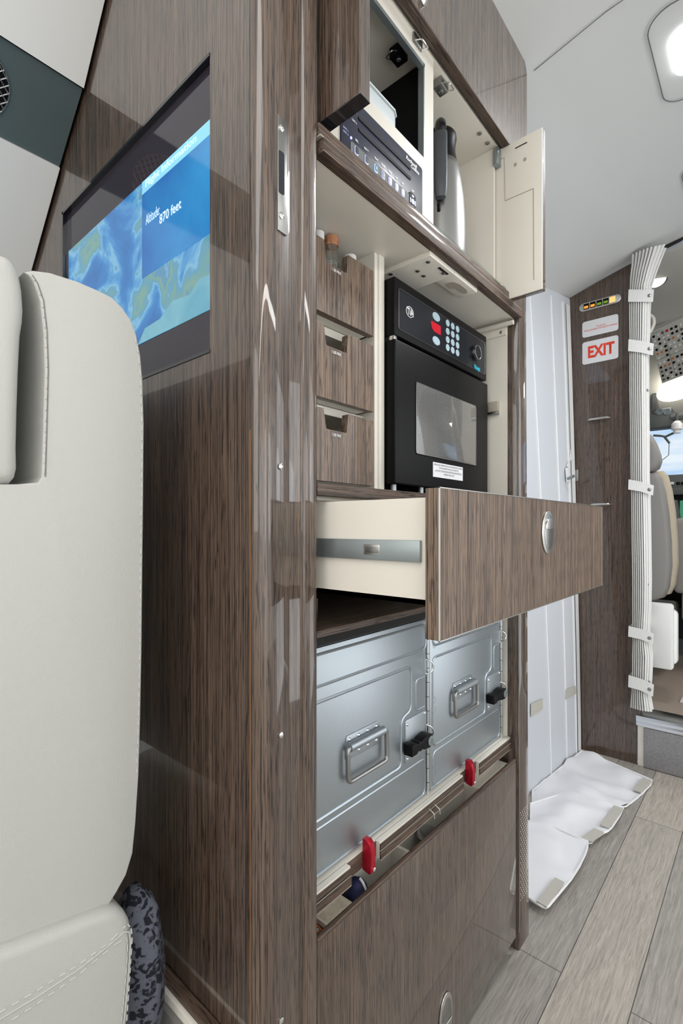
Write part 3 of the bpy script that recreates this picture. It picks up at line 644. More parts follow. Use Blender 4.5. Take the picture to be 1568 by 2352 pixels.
# deck under the containers with its notched wood rail
n1a, n1b = PY(805, 0, .412).x, PY(872, 0, .412).x
n2a, n2b = PY(1063, 0, .412).x, PY(1100, 0, .412).x
dk = MB().box(XL, XR, .420, .70, .416, .4385)
for a_, b__ in ((XL, n1a), (n1b, n2a), (n2b, XR)): dk.box(a_, b__, .4125, .4205, .416, .4385)
deck = dk.build('container_deck', 'cream', gc, smooth=False)
rl = MB(); rl.box(n1a, n1b, .4185, .4199, .4165, .4375).box(n2a, n2b, .4185, .4199, .4165, .4375)
for a_, b__ in ((XL, n1a), (n1b, n2a), (n2b, XR)): rl.box(a_, b__, .4105, .4124, .4275, .4360, bevel=.0003).box(a_, b__, .4100, .4124, .4150, .4262, bevel=.0003)
rl.build('notched_rail', 'wood_h', gc, smooth=False)
rb = MB()
for a_, b__ in ((XL, n1a), (n1b, n2a), (n2b, XR)): rb.box(a_, b__, .4108, .4120, .4262, .4275).box(a_, b__, .4104, .4125, .4136, .4150)
rb.build('rail_bead', 'cream_d', gc, smooth=False)
# wire catch in the middle of the rail
a = PY(989, 1850, .408); c = PY(1010, 1836, .408)
mb = MB(); mb.tube(fillet([(a.x, .412, .430), (a.x, .402, .4255), (a.x+.0, .401, .4175)], .002), .0008, 6); mb.tube(fillet([(a.x+.017, .412, .430), (a.x+.017, .402, .4255), (a.x+.017, .401, .4175)], .002), .0008, 6)
mb.build('wire_catch', 'satin', gc)
# trough and its tilted front
tg = MB().box(XL+.004, XR-.002, .446, .449, .20, .4155).box(XL+.004, XR-.002, .402, .449, .20, .203)
tg.box(XL+.22, XL+.226, .404, .446, .2, .385).box(XR-.14, XR-.1345, .404, .446, .2, .385)
tg.build('trough', 'cream', gc, smooth=False)
MB().box(XR-.134, XR-.004, .404, .446, .380, .384).build('trough_ledge', 'cream', gc, smooth=False)
fd = MB().box(XL, .9985, Y0, Y0+.0075, .037, .4025, bevel=.0022, seg=3).build('door', 'wood', gc); fd['label'] = 'tilted lower front panel with flush pull'
MB().box(XL, .9985, Y0-.0004, Y0+.0078, .3975, .4032, bevel=.002, seg=3).build('top_edge', 'wood_h', fd)
def flush_pull(cx, cz, a, b, y, parent, flip=1):
    mb = MB().prism(ell(cx, cz, a, b), 'y', y-.0022, y, bevel=.001, seg=3); r_ = mb.build('handle', 'satin', parent); r_['label'] = 'oval satin nickel flush pull'
    mb = MB().prism(ell(cx, cz-flip*b*.05, a*.72, b*.74), 'y', y-.0027, y-.0021, bevel=.0003)
    o2 = mb.build('handle', 'steel', parent)
    zz = cz+flip*b*.18
    pts = [(cx+a*.66*math.cos(t_), zz+flip*b*.48*math.sin(t_)) for t_ in [math.pi*j/14 for j in range(15)]]
    mb = MB().prism(pts, 'y', y-.0048, y-.0026, bevel=.0009, seg=3); mb.build('handle', 'satin', parent)
    return r_
a = PY(1007, 2330, Y0); c = PY(1037.5, 2330, Y0); zt_ = PY(1026, 2278, Y0).z
cxh = (a.x+c.x)/2; flush_pull(cxh, zt_-.036, (c.x-a.x)/2, .038, Y0, fd, -1)
# ---- doors
dl = MB().box(.4195, .4375, .3380, .4040, 1.3530, 1.633, bevel=.0012).build('door', 'wood', gc, smooth=False); dl['label'] = 'left upper wood door standing open towards the aisle'
MB().box(.4198, .4372, .3378, .4038, 1.3524, 1.3532).build('door_bottom_edge', 'blackg', dl)
DX = .957
dr_ = MB().box(DX+.0035, DX+.0165, .3270, .418, 1.3310, 1.6385, bevel=.0016).build('door', 'wood', gc, smooth=False); dr_['label'] = 'right upper door standing open, cream inside'
dp = MB().box(DX, DX+.0038, .3278, .44, 1.3318, 1.638, bevel=.0004).build('door_inner_face', 'cream', dr_)
gy = lambda px, py: PX(px, py, DX)
gr = MB()
def groove(p, q):
    a_ = gy(*p); c_ = gy(*q); gr.tube([(DX-.0002, a_.y, a_.z), (DX-.0002, c_.y, c_.z)], .0008, 5)
groove((1141, 370), (1158, 362)); groove((1158, 362), (1160, 461)); groove((1160, 461), (1225, 433)); groove((1225, 433), (1226, 643))
gr.build('painted_groove', 'cream_d', dr_)  # darker lines on the surface, groove shade put into the colour
g1 = gy(1183, 341); g2 = gy(1210, 327)
MB().tube([(DX-.0003, g1.y, g1.z), (DX-.0003, g2.y, g2.z)], .0010, 6).build('slot', 'dark', dr_)
screws(MB(), [gy(1184, 378), gy(1206, 366)], (-1, 0, 0), .0032).build('screw', 'cream_d', dr_)
MB().box(.9400, DX, .4075, .4185, 1.600, 1.634, bevel=.002).build('hinge', 'rail', dr_)
MB().box(.9450, DX, .398, .405, 1.345, 1.356, bevel=.001).build('hinge', 'rail', dr_)
# ---- catches with wire bails under the header
def bail_catch(px, py, bail=True, dark=False, sc_=1.0):
    p = PZ(px, py, 1.6365)
    x, y = p.x, p.y
    mb = MB().box(x-.012*sc_, x+.012*sc_, y-.005, y+.012, 1.622, 1.6364, bevel=.0012)
    o = mb.build('latch', 'black' if dark else 'steel', gc); o['label'] = 'spring catch with wire bail'
    screws(MB(), [(x+.002, y+.004, 1.622)], (0, 0, -1), .004).build('screw', 'steel', o)
    w_ = .0095*sc_
    MB().tube(fillet([(x-w_, y-.002, 1.625), (x-w_, y-.017, 1.618), (x+w_, y-.017, 1.618), (x+w_, y-.002, 1.625)], .003), .0009, 6).build('wire_bail', 'chrome', o)
bail_catch(955, 88); bail_catch(1016, 186); 
pz = PZ(922, 114, 1.632); mb = MB().box(pz.x-.011, pz.x+.012, pz.y-.004, pz.y+.016, 1.620, 1.6364, bevel=.001); o = mb.build('latch', 'black', gc); o['label'] = 'black spring catch inside the left upper bay'
screws(MB(), [(pz.x, pz.y+.006, 1.620)], (0, 0, -1), .0045).build('screw', 'steel', o)
MB().tube(fillet([(pz.x-.011, pz.y, 1.622), (pz.x-.022, pz.y+.004, 1.617), (pz.x-.018, pz.y+.018, 1.617), (pz.x-.006, pz.y+.016, 1.622)], .003), .0009, 6).build('wire_bail', 'chrome', o)
# ---- open drawer
YF = .2380; xd = .430
dw = MB()
dw.box(xd, xd+.010, YF+.015, .62, .8008, .9090).box(XR-.030, XR-.020, YF+.015, .62, .8008, .9090).box(xd, XR-.02, .61, .62, .8008, .9090).box(xd, XR-.02, YF+.015, .62, .8008, .806)
db = dw.build('drawer', 'cream', gc, smooth=False); db['label'] = 'wide drawer pulled out over the aisle, cream sides'
xf0, xf1 = PY(1008.5, 0, YF).x, PY(1382, 0, YF).x
df = MB().box(xf0, xf1, YF, YF+.0155, .7705, .9170, bevel=.0006).build('front_panel', 'wood_mat', db, smooth=False); df['label'] = 'zebra wood drawer front'
mb = MB(); e_ = .0007
for (a_, b__, c_, d__) in ((xf0-e_, xf0+.0006, .7700, .9175), (xf1-.0006, xf1+e_, .7700, .9175)): mb.box(a_, b__, YF-.0006, YF+.0006, c_, d__)
mb.box(xf0-e_, xf1+e_, YF-.0006, YF+.0006, .9166, .9176).box(xf0-e_, xf1+e_, YF-.0006, YF+.0006, .7698, .7708); mb.build('edge_line', 'satin', db)
MB().box(xd-.0045, xd, .2660, .62, .8437, .8658, bevel=.0006).build('slide_rail', 'rail', db)
a = PX(836, 1250, xd-.0045); c = PX(872, 1275, xd-.0045)
MB().box(xd-.0056, xd-.0044, c.y, a.y, c.z, a.z, bevel=.0005).build('slide_release', 'satin', db)
MB().box(xd-.0066, xd-.0055, c.y+.001, a.y-.003, c.z+.002, a.z-.0025, bevel=.0004).build('slide_button', 'steel', db)
a = PY(1242.5, 1220, YF); c = PY(1270.5, 1220, YF); z1_ = PY(1256, 1174, YF).z; z0_ = PY(1256, 1273, YF).z
flush_pull((a.x+c.x)/2, (z0_+z1_)/2, (c.x-a.x)/2, (z1_-z0_)/2, YF, db, 1)
# ---- red latches holding the containers
def red_latch(xc):
    side_ = [(.4184, .4145), (.4070, .4120), (.4035, .4150), (.4030, .4400), (.4060, .4520), (.4110, .4565), (.4184, .4560)]
    o = MB().prism(side_, 'x', xc-.0052, xc+.0052, bevel=.0009, seg=2).build('latch', 'red', gc, ang=30); o['label'] = 'red swivel latch holding a container'
    screws(MB(), [(xc+.0012, .4031, .4180)], (0, -1, 0), .0030).build('screw', 'chrome', o)
    return o
red_latch(PY(859, 1950, .402).x); red_latch(PY(1090, 1765, .402).x)

# ================================================================== DISC PLAYER
YD = YW-.002
pl = thing('disc_player', 'black and navy two-slot disc player with lit buttons in the upper left bay', 'disc player', (.57, YD, dz0))
MB().prism(rrect((dpx0+dpx1)/2, (dz0+dz1)/2, dpx1-dpx0, dz1-dz0, .004), 'y', YD, YD+.0018, bevel=.0005).build('face', 'navy', pl)
MB().box(dpx0+.001, dpx1-.001, YD+.0018, YD+.10, dz0+.001, dz1-.001).build('body', 'black', pl)
xc_ = lambda px: PY(px, 0, YD).x
Z = lambda px, py: PY(px, py, YD).z
# disc slots
for (pa, pb) in (((823, 268), (943, 390)), ((823, 296), (943, 412))):
    a = PY(*pa, YD); c = PY(*pb, YD)
    MB().prism(rrect((a.x+c.x)/2, (a.z+c.z)/2, c.x-a.x, .0045, .0018), 'y', YD-.0009, YD-.0002).build('disc_slot', 'dark', pl)
# button strip
zl = Z(810, 345); 
MB().prism(rrect((xc_(803)+xc_(962))/2-.004, 1.3735, xc_(962)-xc_(803)-.01, .0155, .004), 'y', YD-.0006, YD-.0001).build('button_strip', 'cockpitgrey', pl)
for i, px in enumerate((817, 840, 862, 878.5, 894, 909, 923.5)):
    x = xc_(px); s_ = .0052*(1 if i < 3 else .95)
    o = MB().prism(rrect(x, 1.3735, s_*1.55, .0112, .0024), 'y', YD-.0014, YD-.0006, bevel=.0003).build('button', 'glowb' if i == 2 else 'glowv', pl)
    MB().prism(rrect(x+.0005, 1.3741, s_*1.22, .0088, .0020), 'y', YD-.0019, YD-.0013).build('button_face', 'navy', o)
    if i == 2: MB().prism([(x-.001, 1.3722), (x+.0017, 1.3740), (x-.001, 1.3758)], 'y', YD-.0022, YD-.0018).build('symbol', 'glowb', o)
    elif i == 4: MB().box(x-.001, x+.0014, YD-.0022, YD-.0018, 1.3728, 1.3752).build('symbol', 'glowv', o)
    elif i == 3: MB().box(x-.001, x-.0002, YD-.0022, YD-.0018, 1.3725, 1.3755).box(x+.0006, x+.0014, YD-.0022, YD-.0018, 1.3725, 1.3755).build('symbol', 'glowv', o)
    elif i > 4: MB().prism([(x-.001, 1.3722), (x+.0004, 1.3740), (x-.001, 1.3758)], 'y', YD-.0022, YD-.0018).prism([(x+.0006, 1.3722), (x+.002, 1.3740), (x+.0006, 1.3758)], 'y', YD-.0022, YD-.0018).build('symbol', 'glowv', o)
nx_ = xc_(946); nzv = 1.3735
o = MB().prism(rrect(nx_, nzv, .018, .026, .005), 'y', YD-.0010, YD-.0002).build('navigation_pad', 'dark', pl)
mb = MB(); mb.prism(rrect(nx_, nzv, .006, .0075, .002), 'y', YD-.0020, YD-.0009)
for dx, dz, w2, h2 in ((-.0062, 0, .0022, .0072), (.0062, 0, .0022, .0072), (0, .0082, .0055, .0028), (0, -.0082, .0055, .0028)): mb.prism(rrect(nx_+dx, nzv+dz, w2, h2, .001), 'y', YD-.0018, YD-.0009)
mb.build('navigation_keys', 'glowv', o)
lx = xc_(805); MB().lathe([(.0016, 0), (.0016, -.0008), (0, -.0016)], (lx, YD-.0005, 1.3845), 12, 'y').build('indicator_lamp', 'ledb', pl)
for s, x, z, w_ in (('SEL', 818, 1.3860, .0068), ('EJECT', 840, 1.3860, .0098), ('PLAY', 863, 1.3860, .0078), ('PAUSE', 879, 1.3860, .0092), ('STOP', 895, 1.3860, .0078), ('RW', 910, 1.3860, .0046), ('FF', 924, 1.3860, .0038), ('NAV', 947, 1.3892, .0056)):
    text(s, 'lettering', 'textw', pl, (xc_(x)-w_/2, YD-.0004, z), w_, .0030, 'y', bold=.02)
for s, z in (('DISC 1', 1.4235), ('DISC 2', 1.4095)): text(s, 'lettering', 'textw', pl, (xc_(807), YD-.0004, z-.001), .0098, .0028, 'y', bold=.02)
for s, z in (('DISC 1', 1.3895), ('DISC 2', 1.3845)): text(s, 'lettering', 'glowv', pl, (xc_(787), YD-.0004, z-.001), .0098, .0026, 'y')
text('Rockwell', 'lettering', 'textw', pl, (xc_(931), YD-.0004, 1.4295), .0300, .0058, 'y', shear=.25, bold=.02)
text('Collins', 'lettering', 'textw', pl, (xc_(942), YD-.0004, 1.4235), .0235, .0056, 'y', shear=.25, bold=.02)

# frosted container in the opening
fc = thing('plastic_container', 'frosted translucent plastic container in the dark opening above the disc player', 'container', (.52, .47, 1.463))
a = PY(900, 262, .436)
mb = MB().prism([(.445, .424), (a.x-.012, .424), (a.x-.003, .428), (a.x, .437), (a.x, .50), (.445, .50)], 'z', 1.4632, 1.500, bevel=.004, seg=3); mb.build('tub', 'frost', fc)
MB().prism([(.445, .422), (a.x-.011, .422), (a.x, .427), (a.x+.002, .437), (a.x+.002, .502), (.445, .502)], 'z', 1.499, 1.502, bevel=.001).build('lid', 'frost', fc)

# ================================================================== CARAFE
CX, CY, CZ = .8150, .4640, 1.3455
cf = thing('coffee_carafe', 'brushed steel vacuum carafe with dark grey handle in the upper right bay', 'carafe', (CX, CY, CZ))
pr = [(.044, 0), (.047, .003), (.0475, .02), (.047, .06), (.0455, .10), (.0430, .135), (.0385, .170), (.0335, .195), (.0300, .206)]
MB().lathe([(0.001, 0)]+pr, (CX, CY, CZ), 48).build('body', 'steel', cf, ang=80)
MB().lathe([(.0302, .2055), (.0275, .220), (.0262, .232), (.0275, .244), (.0290, .251), (.0285, .257), (.0260, .261), (.020, .2635), (.001, .264)], (CX, CY, CZ), 40).build('collar', 'black', cf, ang=60)
hd = Vector((-.050, -.028, 0)).normalized()  # the handle faces the aisle
def HP(r, z): return Vector((CX, CY, CZ+z))+hd*r
t = bmesh.new()
pth = [(.018, .236, .006, .009), (.034, .236, .008, .0115), (.045, .229, .008, .0118), (.049, .212, .008, .0118), (.0515, .18, .008, .0118), (.053, .15, .008, .0118), (.054, .125, .008, .0112), (.0535, .112, .006, .009)]
sdv = Vector((-hd.y, hd.x, 0)); rings = []
for i, (r_, z_, tk, wd) in enumerate(pth):
    a_ = HP(*pth[max(i-1, 0)][:2]); c_ = HP(*pth[min(i+1, len(pth)-1)][:2]); dn = (c_-a_).normalized(); nv = dn.cross(sdv).normalized()
    rings.append([t.verts.new(HP(r_, z_)+sdv*wd*math.copysign(abs(math.cos(q))**.55, math.cos(q))+nv*tk*math.copysign(abs(math.sin(q))**.55, math.sin(q))) for q in [j*math.pi/10 for j in range(20)]])
for A_, B_ in zip(rings, rings[1:]):
    for j in range(20): t.faces.new((A_[j], A_[(j+1) % 20], B_[(j+1) % 20], B_[j]))
t.faces.new(rings[0][::-1]); t.faces.new(rings[-1]); bmesh.ops.recalc_face_normals(t, faces=t.faces)
mb = MB(); mb._take(t); M['hgrey'] = mat('dark_grey_handle', (.055, .06, .068), .38); mb.build('handle', 'hgrey', cf, ang=60)
p = HP(.030, .243); MB().lathe([(.010, 0), (.0105, .012), (.0095, .020), (.006, .0245), (.001, .0255)], p, 20).build('lid_button', 'blackg', cf)
p = HP(.046, .092); MB().box(p.x-.003, p.x+.006, p.y, p.y+.006, p.z, p.z+.016, bevel=.002).build('handle_foot', 'black', cf)

# ================================================================== MICROWAVE
YM = .4515; MX0, MX1 = .6480, .9880; MZ0, MZ1, MZG = .9480, 1.2790, 1.1825
mw = thing('microwave_oven', 'tall black built-in microwave oven with keypad and round knob', 'microwave', (.82, .54, .93))
MB().box(MX0+.004, MX1-.004, YM+.016, .63, MZ0, MZ1-.002).build('body', 'black', mw, smooth=False)
cpn = MB().box(MX0, MX1-.004, YM, YM+.030, MZG+.003, MZ1, bevel=.0022, seg=3).build('control_panel', 'black', mw)
dor = MB().box(MX0, MX1, YM-.001, YM+.030, MZ0, MZG-.003, bevel=.0022, seg=3).build('door', 'black', mw)
MB().box(MX0+.002, MX1-.006, YM+.012, YM+.03, MZG-.004, MZG+.004).build('gap', 'dark', mw, smooth=False)
MB().box(MX0+.001, MX0+.010, YM+.002, YM+.012, MZG-.0035, MZG+.0035, bevel=.001).build('hinge', 'satin', mw)
for fx, fy in ((MX0+.014, YM+.012), (.745, YM+.012), (.97, YM+.02), (.97, .6), (MX0+.02, .6)): MB().tube([(fx, fy, .9302), (fx, fy, .948)], .005, 12).build('foot', 'rail', mw)
MB().box(.70, .76, YM+.004, YM+.02, .9305, .936, bevel=.001).build('mounting_bracket', 'rail', mw)
# inlaid membrane
a = PY(915, 661, YM); c = PY(915, 756, YM)
MB().prism(rrect((a.x+MX1-.012)/2, (a.z+c.z)/2+.0005, MX1-.012-a.x, a.z-c.z, .005), 'y', YM-.0005, YM-.0001).build('membrane', 'membrane', cpn)
MB().tube([(p_[0], YM-.0005, p_[1]) for p_ in rrect((a.x+MX1-.012)/2, (a.z+c.z)/2+.0005, MX1-.012-a.x, a.z-c.z, .005)], .0003, 4, True).build('membrane_outline', 'steel', cpn)
def oval(px, py, a_, b__, m, name):
    p = PY(px, py, YM); MB().prism(ell(p.x, p.z, a_*1.16, b__*1.13, 24), 'y', YM-.0007, YM-.0004).prism(ell(p.x, p.z, a_, b__, 24), 'y', YM-.0010, YM-.0004).build(name, m, cpn)
oval(1001, 728, .0112, .0066, 'button', 'button'); oval(1001, 783, .0112, .0066, 'button', 'button')
for i, px in enumerate((1027, 1038.5, 1049.5)):
    for j in range(4):
        pz_ = PY(1027, (742, 761, 780, 798)[j], YM).z
        p = PY(px, 760, YM); MB().prism(ell(p.x, pz_-.0003, .0068, .0062, 20), 'y', YM-.0010, YM-.0004).build('button', 'button', cpn)
a = PY(988, 743, YM); c = PY(1011, 768, YM)
zz0, zz1 = PY(1000, 764, YM).z, PY(1000, 745, YM).z
MB().prism([(a.x, zz1-.0005), (a.x+.004, zz1+.0015), (c.x, zz1+.0015), (c.x, zz0-.0), (a.x+.012, zz0), (a.x+.004, zz0+.004)], 'y', YM-.0010, YM-.0004).build('display_window', 'redpanel', cpn)
p = PY(1099, 810, YM-.008); kx, kz = p.x-.002, p.z
MB().lathe([(.0155, 0), (.0155, -.004), (.0135, -.0075), (.0128, -.0080), (.001, -.0080)], (kx, YM, kz), 36, 'y').build('knob', 'blackg', cpn)
MB().tube([(kx+.0135*math.cos(q*math.pi/18), YM-.0080, kz+.0135*math.sin(q*math.pi/18)) for q in range(36)], .0006, 6, True).build('knob_ring', 'steel', cpn)
p = PY(1087, 846, YM); text('Wavejet', 'lettering', 'cyan', cpn, (p.x, YM-.0008, p.z-.004), .0265, .0130, 'y', bold=.015)
# maker's mark: slanted letters in a ring
p = PY(940, 717, YM)
text('TIA', 'lettering', 'textw', cpn, (p.x-.011, YM-.0010, p.z-.0058), .022, .0115, 'y', shear=-.3, bold=.04)
MB().tube([(p.x+.0105*math.cos(q*math.pi/16), YM-.0007, p.z+.0085*math.sin(q*math.pi/16)) for q in range(32)], .0007, 5, True).build('emblem_ring', 'textw', cpn)
# door window
a = PY(954, 877, YM-.001); c = PY(1093, 1000, YM-.001); zt_ = PY(954, 876, YM-.001).z; zb_ = PY(954, 1042, YM-.001).z
wn = rrect((a.x+c.x)/2, (zt_+zb_)/2, c.x-a.x, zt_-zb_, .005)
MB().prism(wn, 'y', YM-.0020, YM-.0008, bevel=.0004).build('window', 'mesh', dor)
MB().tube([(u, YM-.0016, v) for u, v in wn], .0007, 6, True).build('window_rim', 'black', dor)
# label
lz1, lz0 = PY(993, 1061, YM).z, PY(993, 1095, YM).z; lx0, lx1 = PY(992.5, 1080, YM).x, PY(1060.5, 1080, YM).x
lb = MB().box(lx0, lx1, YM-.0018, YM-.0010, lz0, lz1).build('warning_label', 'paper', dor, smooth=False)
ls = ['GROUND OPERATION OF MICROWAVE LIMITED', 'TO NO MORE THAN 45 MINUTES', 'ALLOW 30 MINUTES BEFORE RESTARTING', 'AFTER MAX USE']
W_ = lx1-lx0-.004
for i, (s, f) in enumerate(zip(ls, (1, .68, .92, .36))):
    text(s, 'lettering', 'ink', lb, ((lx0+lx1)/2-W_*f/2, YM-.0019, lz1-.0052-i*.0053), W_*f, .0030, 'y')

# ================================================================== BOTTLES IN THE TOP BIN
def bottle(px, py, y, rcap, hcap, m, name, label, neck=True, group=None):
    p = PY(px, py, y)
    o = thing(name, label, 'bottle', (p.x, y, 1.179), group)
    zt2 = p.z
    if neck:
        MB().lathe([(.001, 0), (.0145, 0), (.0155, .004), (.0155, zt2-1.179-.055), (.0145, zt2-1.179-.045), (.0105, zt2-1.179-.034), (.0090, zt2-1.179-.026), (.0090, zt2-1.179-.010), (.001, zt2-1.179-.008)], (p.x, y, 1.179), 28).build('glass', 'bottle', o, ang=70)
    else:
        MB().lathe([(.001, 0), (.0115, 0), (.012, .003), (.012, zt2-1.179-.02), (.009, zt2-1.179-.011), (.001, zt2-1.179-.01)], (p.x, y, 1.179), 24).build('glass', 'bottle', o, ang=70)
    prc = [(.001, 0), (rcap, 0), (rcap*1.02, -.002), (rcap*1.02, -hcap), (.001, -hcap)]
    MB().lathe([(a_, b__+zt2) for a_, b__ in prc], (p.x, y, 0), 28).build('cap', m, o, ang=50)
    if m == 'copper':
        mb = MB()
        for q in range(3): mb.tube([(p.x+(rcap*1.04)*math.cos(a_*math.pi/14), y+(rcap*1.04)*math.sin(a_*math.pi/14), zt2-hcap*.35-q*.0024) for a_ in range(28)], .0004, 4, True)
        mb.build('cap_ridges', 'copper', o)
bottle(761.5, 547, .494, .0100, .0135, 'copper', 'bottle', 'clear glass miniature bottle with copper screw cap in the top bin')
bottle(804, 590, .497, .0095, .014, 'white', 'bottle', 'white-capped bottle just right of the copper-capped one', False)
bottle(731, 535, .499, .0085, .012, 'white', 'bottle', 'white-capped bottle half hidden by the wood post', False)

# ================================================================== CONTAINERS
YC = .427; CW = .2885; cx0 = .4205; cz0, cz1 = .4390, .7290
ctn = thing('galley_container', 'left aluminium galley container with drop handle and black latch', 'container', (cx0+CW/2, YC+.1, cz0), 'aluminium galley containers')
body = MB().box(cx0, cx0+CW, YC+.004, .68, cz0, cz1, bevel=.002).build('body', 'alu', ctn)
dmb = MB().box(cx0+.001, cx0+CW-.007, YC, YC+.004, cz0+.002, cz1-.001, bevel=.001)
C = lambda px, py: PY(px, py, YC)
def cc(X, Y): return (700+X/2.904, 1400+Y/2.904)   # detail crop scale
def ridge(pts, r=.0022, fl=.012, closed=False):
    P = [C(*cc(*p)) for p in pts]; P = [Vector((max(p.x, cx0+.004), YC+.0006, p.z)) for p in P]
    dmb.tube(fillet(P, fl, 5, closed), r, 6, closed)
L_ = cx0+.010
def zfix(P): return P
zA = C(*cc(795, 100)).z; zB = C(*cc(800, 262)).z
def ridge3(pts, r=.0022, fl=.012, closed=False): dmb.tube([Vector((v.x, YC+.0004, v.z)) for v in fillet([Vector((a, 0, b)) for a, b in pts], fl, 5, closed)], r, 6, closed)
xRg = C(*cc(806, 180)).x
ridge3([(L_, zA), (xRg, zA), (xRg, zB), (L_, zB)], closed=True)
z1m = C(*cc(690, 385)).z; xm1 = C(*cc(707, 500)).x; zk1 = C(*cc(700, 690)).z; xm2 = C(*cc(640, 760)).x; zk2 = C(*cc(638, 735)).z; zbm = C(*cc(600, 1075)).z
ridge3([(L_, z1m), (xm1, z1m), (xm1, zk1+.004), (xm2, zk2), (xm2, zbm), (L_, zbm)], .0024, .011, True)
xs0 = C(*cc(738, 560)).x; zs0 = C(*cc(745, 672)).z; zs1 = C(*cc(745, 470)).z
ridge3([(cx0+CW-.012, zs1), (xs0, zs1), (xs0, zs0), (cx0+CW-.012, zs0)], .0018, .007)
zl1 = C(*cc(785, 990)).z; zl0 = C(*cc(745, 1265)).z; xl = C(*cc(800, 1120)).x
ridge3([(L_, zl1-.002), (xl, zl1-.002), (xl, zl0), (L_, zl0)], .0018, .012, True)
dmb.box(cx0+.002, cx0+CW-.008, YC-.0012, YC+.001, cz0+.003, cz0+.0065, bevel=.0004)
# latch plate
lpx0 = C(*cc(664, 850)).x; lpx1 = cx0+CW-.008; lpz1 = C(*cc(690, 728)).z; lpz0 = C(*cc(680, 1022)).z
dmb.prism(rrect((lpx0+lpx1)/2, (lpz0+lpz1)/2, lpx1-lpx0, lpz1-lpz0, .004), 'y', YC-.0016, YC+.001, bevel=.0005)
cdoor = dmb.build('door', 'alu', ctn, ang=40)
rvs = []
def rivet(x, z, r=.0029, y=YC-.0014): rvs.append(MB().lathe([(r, 0), (r*.85, -r*.35), (r*.45, -r*.6), (.0001, -r*.65)], (x, y, z), 14, 'y'))
for (sx, sz) in ((lpx0+.0055, lpz1-.007), (lpx0+.0055, lpz0+.007), (lpx1-.005, lpz1-.004), (lpx1-.005, lpz0+.012)): rivet(sx, sz)
# handle plate
hx0, hx1 = C(*cc(268, 850)).x, C(*cc(490, 760)).x; hz1 = C(*cc(480, 742)).z; hz0 = C(*cc(280, 1005)).z
for k in range(4):
    xx = hx0+.007+(hx1-hx0-.014)*k/3; rivet(xx, hz1-.006); rivet(xx, hz0+.007)
Each(rvs).build('rivet', 'alu_b', ctn, ang=60)
hz = (hz0+hz1)/2+.003
hmb = MB().prism(rrect((hx0+hx1)/2, (hz0+hz1)/2, hx1-hx0, hz1-hz0, .004), 'y', YC-.0016, YC+.0004, bevel=.0005)
hmb.tube([(hx0+.001, YC-.006, hz), (hx1+.004, YC-.006, hz)], .0062, 14)
hmb.build('handle_plate', 'alu', ctn, ang=40)
bz0 = C(*cc(265, 1140)).z
hb = MB().tube(fillet([(hx0-.003, YC-.007, hz), (hx0-.003, YC-.008, bz0), (hx1+.010, YC-.008, bz0), (hx1+.010, YC-.007, hz)], .008, 5, True), .0033, 10, True)
hb.build('handle', 'steel', ctn, ang=60)
# black lever latch
lv0 = C(*cc(600, 950)); pv = C(*cc(775, 845))
sh_ = [(-.068, .008), (-.060, .0095), (-.052, .0085), (-.046, .0060), (-.040, .0078), (-.033, .0065), (-.026, .0088), (-.004, .0110), (.006, .0095), (.0125, .0), (.006, -.0095), (-.004, -.0105), (-.024, -.0085), (-.030, -.0060), (-.037, -.0075), (-.044, -.0055), (-.050, -.0085), (-.068, -.0085)]
lvm = MB().prism([(pv.x+a_*.78, pv.z-.002+b__) for a_, b__ in sh_], 'y', YC-.0175, YC-.0016, bevel=.0007)
lv = lvm.build('latch', 'black', ctn, ang=30); lv['label'] = 'black plastic lever latch'
MB().lathe([(.0078, 0), (.0078, -.0012), (.0035, -.0014), (.0033, -.0004), (.001, -.0004)], (pv.x, YC-.0176, pv.z-.002), 24, 'y').build('pivot_washer', 'rail', lv)
# rings at the right edge
for (X_, Y_) in ((825, 370), (825, 800)):
    p = C(*cc(X_, Y_)); zc_ = p.z
    MB().tube(fillet([(cx0+CW-.010, YC-.001, zc_+.012), (cx0+CW-.004, YC-.009, zc_+.009), (cx0+CW-.001, YC-.012, zc_), (cx0+CW-.004, YC-.009, zc_-.009), (cx0+CW-.010, YC-.001, zc_-.012)], .006), .0013, 8).box(cx0+CW-.0115, cx0+CW-.0095, YC-.003, YC, zc_-.013, zc_+.013).build('seal_ring', 'alu_b', ctn)
# piano hinge on the right
hg = MB().tube([(cx0+CW-.003, YC-.001, cz0+.008), (cx0+CW-.003, YC-.001, cz1-.004)], .0026, 10)
hg.tube([(cx0+CW-.003, YC-.001, cz0+.0), (cx0+CW-.003, YC-.001, cz0+.008)], .0018, 8)
hgo = hg.build('hinge', 'alu_b', ctn)
mb = MB()
for k in range(12): mb.tube([(cx0+CW-.003, YC-.001, cz0+.02+k*.0235), (cx0+CW-.003, YC-.001, cz0+.0207+k*.0235)], .0028, 10)
mb.build('hinge_joints', 'dark', hgo)
def copy_tree(o, parent=None):
    c = o.copy(); COL.objects.link(c)
    if parent is not None: c.parent = parent
    for ch in list(o.children): copy_tree(ch, c)
    return c
c2 = copy_tree(ctn); c2.location.x += CW+.004; c2['label'] = 'right aluminium galley container, nearer the far column'
# the open seam strip with marks on the right-hand one is part of its door frame
ov = MB()
for py_ in (1482, 1608, 1630, 1757, 1776):
    p = PY(997, py_, YC-.0003); ov.tube([(p.x+.0035*math.cos(q*math.pi/8), YC-.0002, p.z+.005*math.sin(q*math.pi/8)) for q in range(16)], .0003, 4, True)
ov.build('stamped_marks', 'rail', c2)

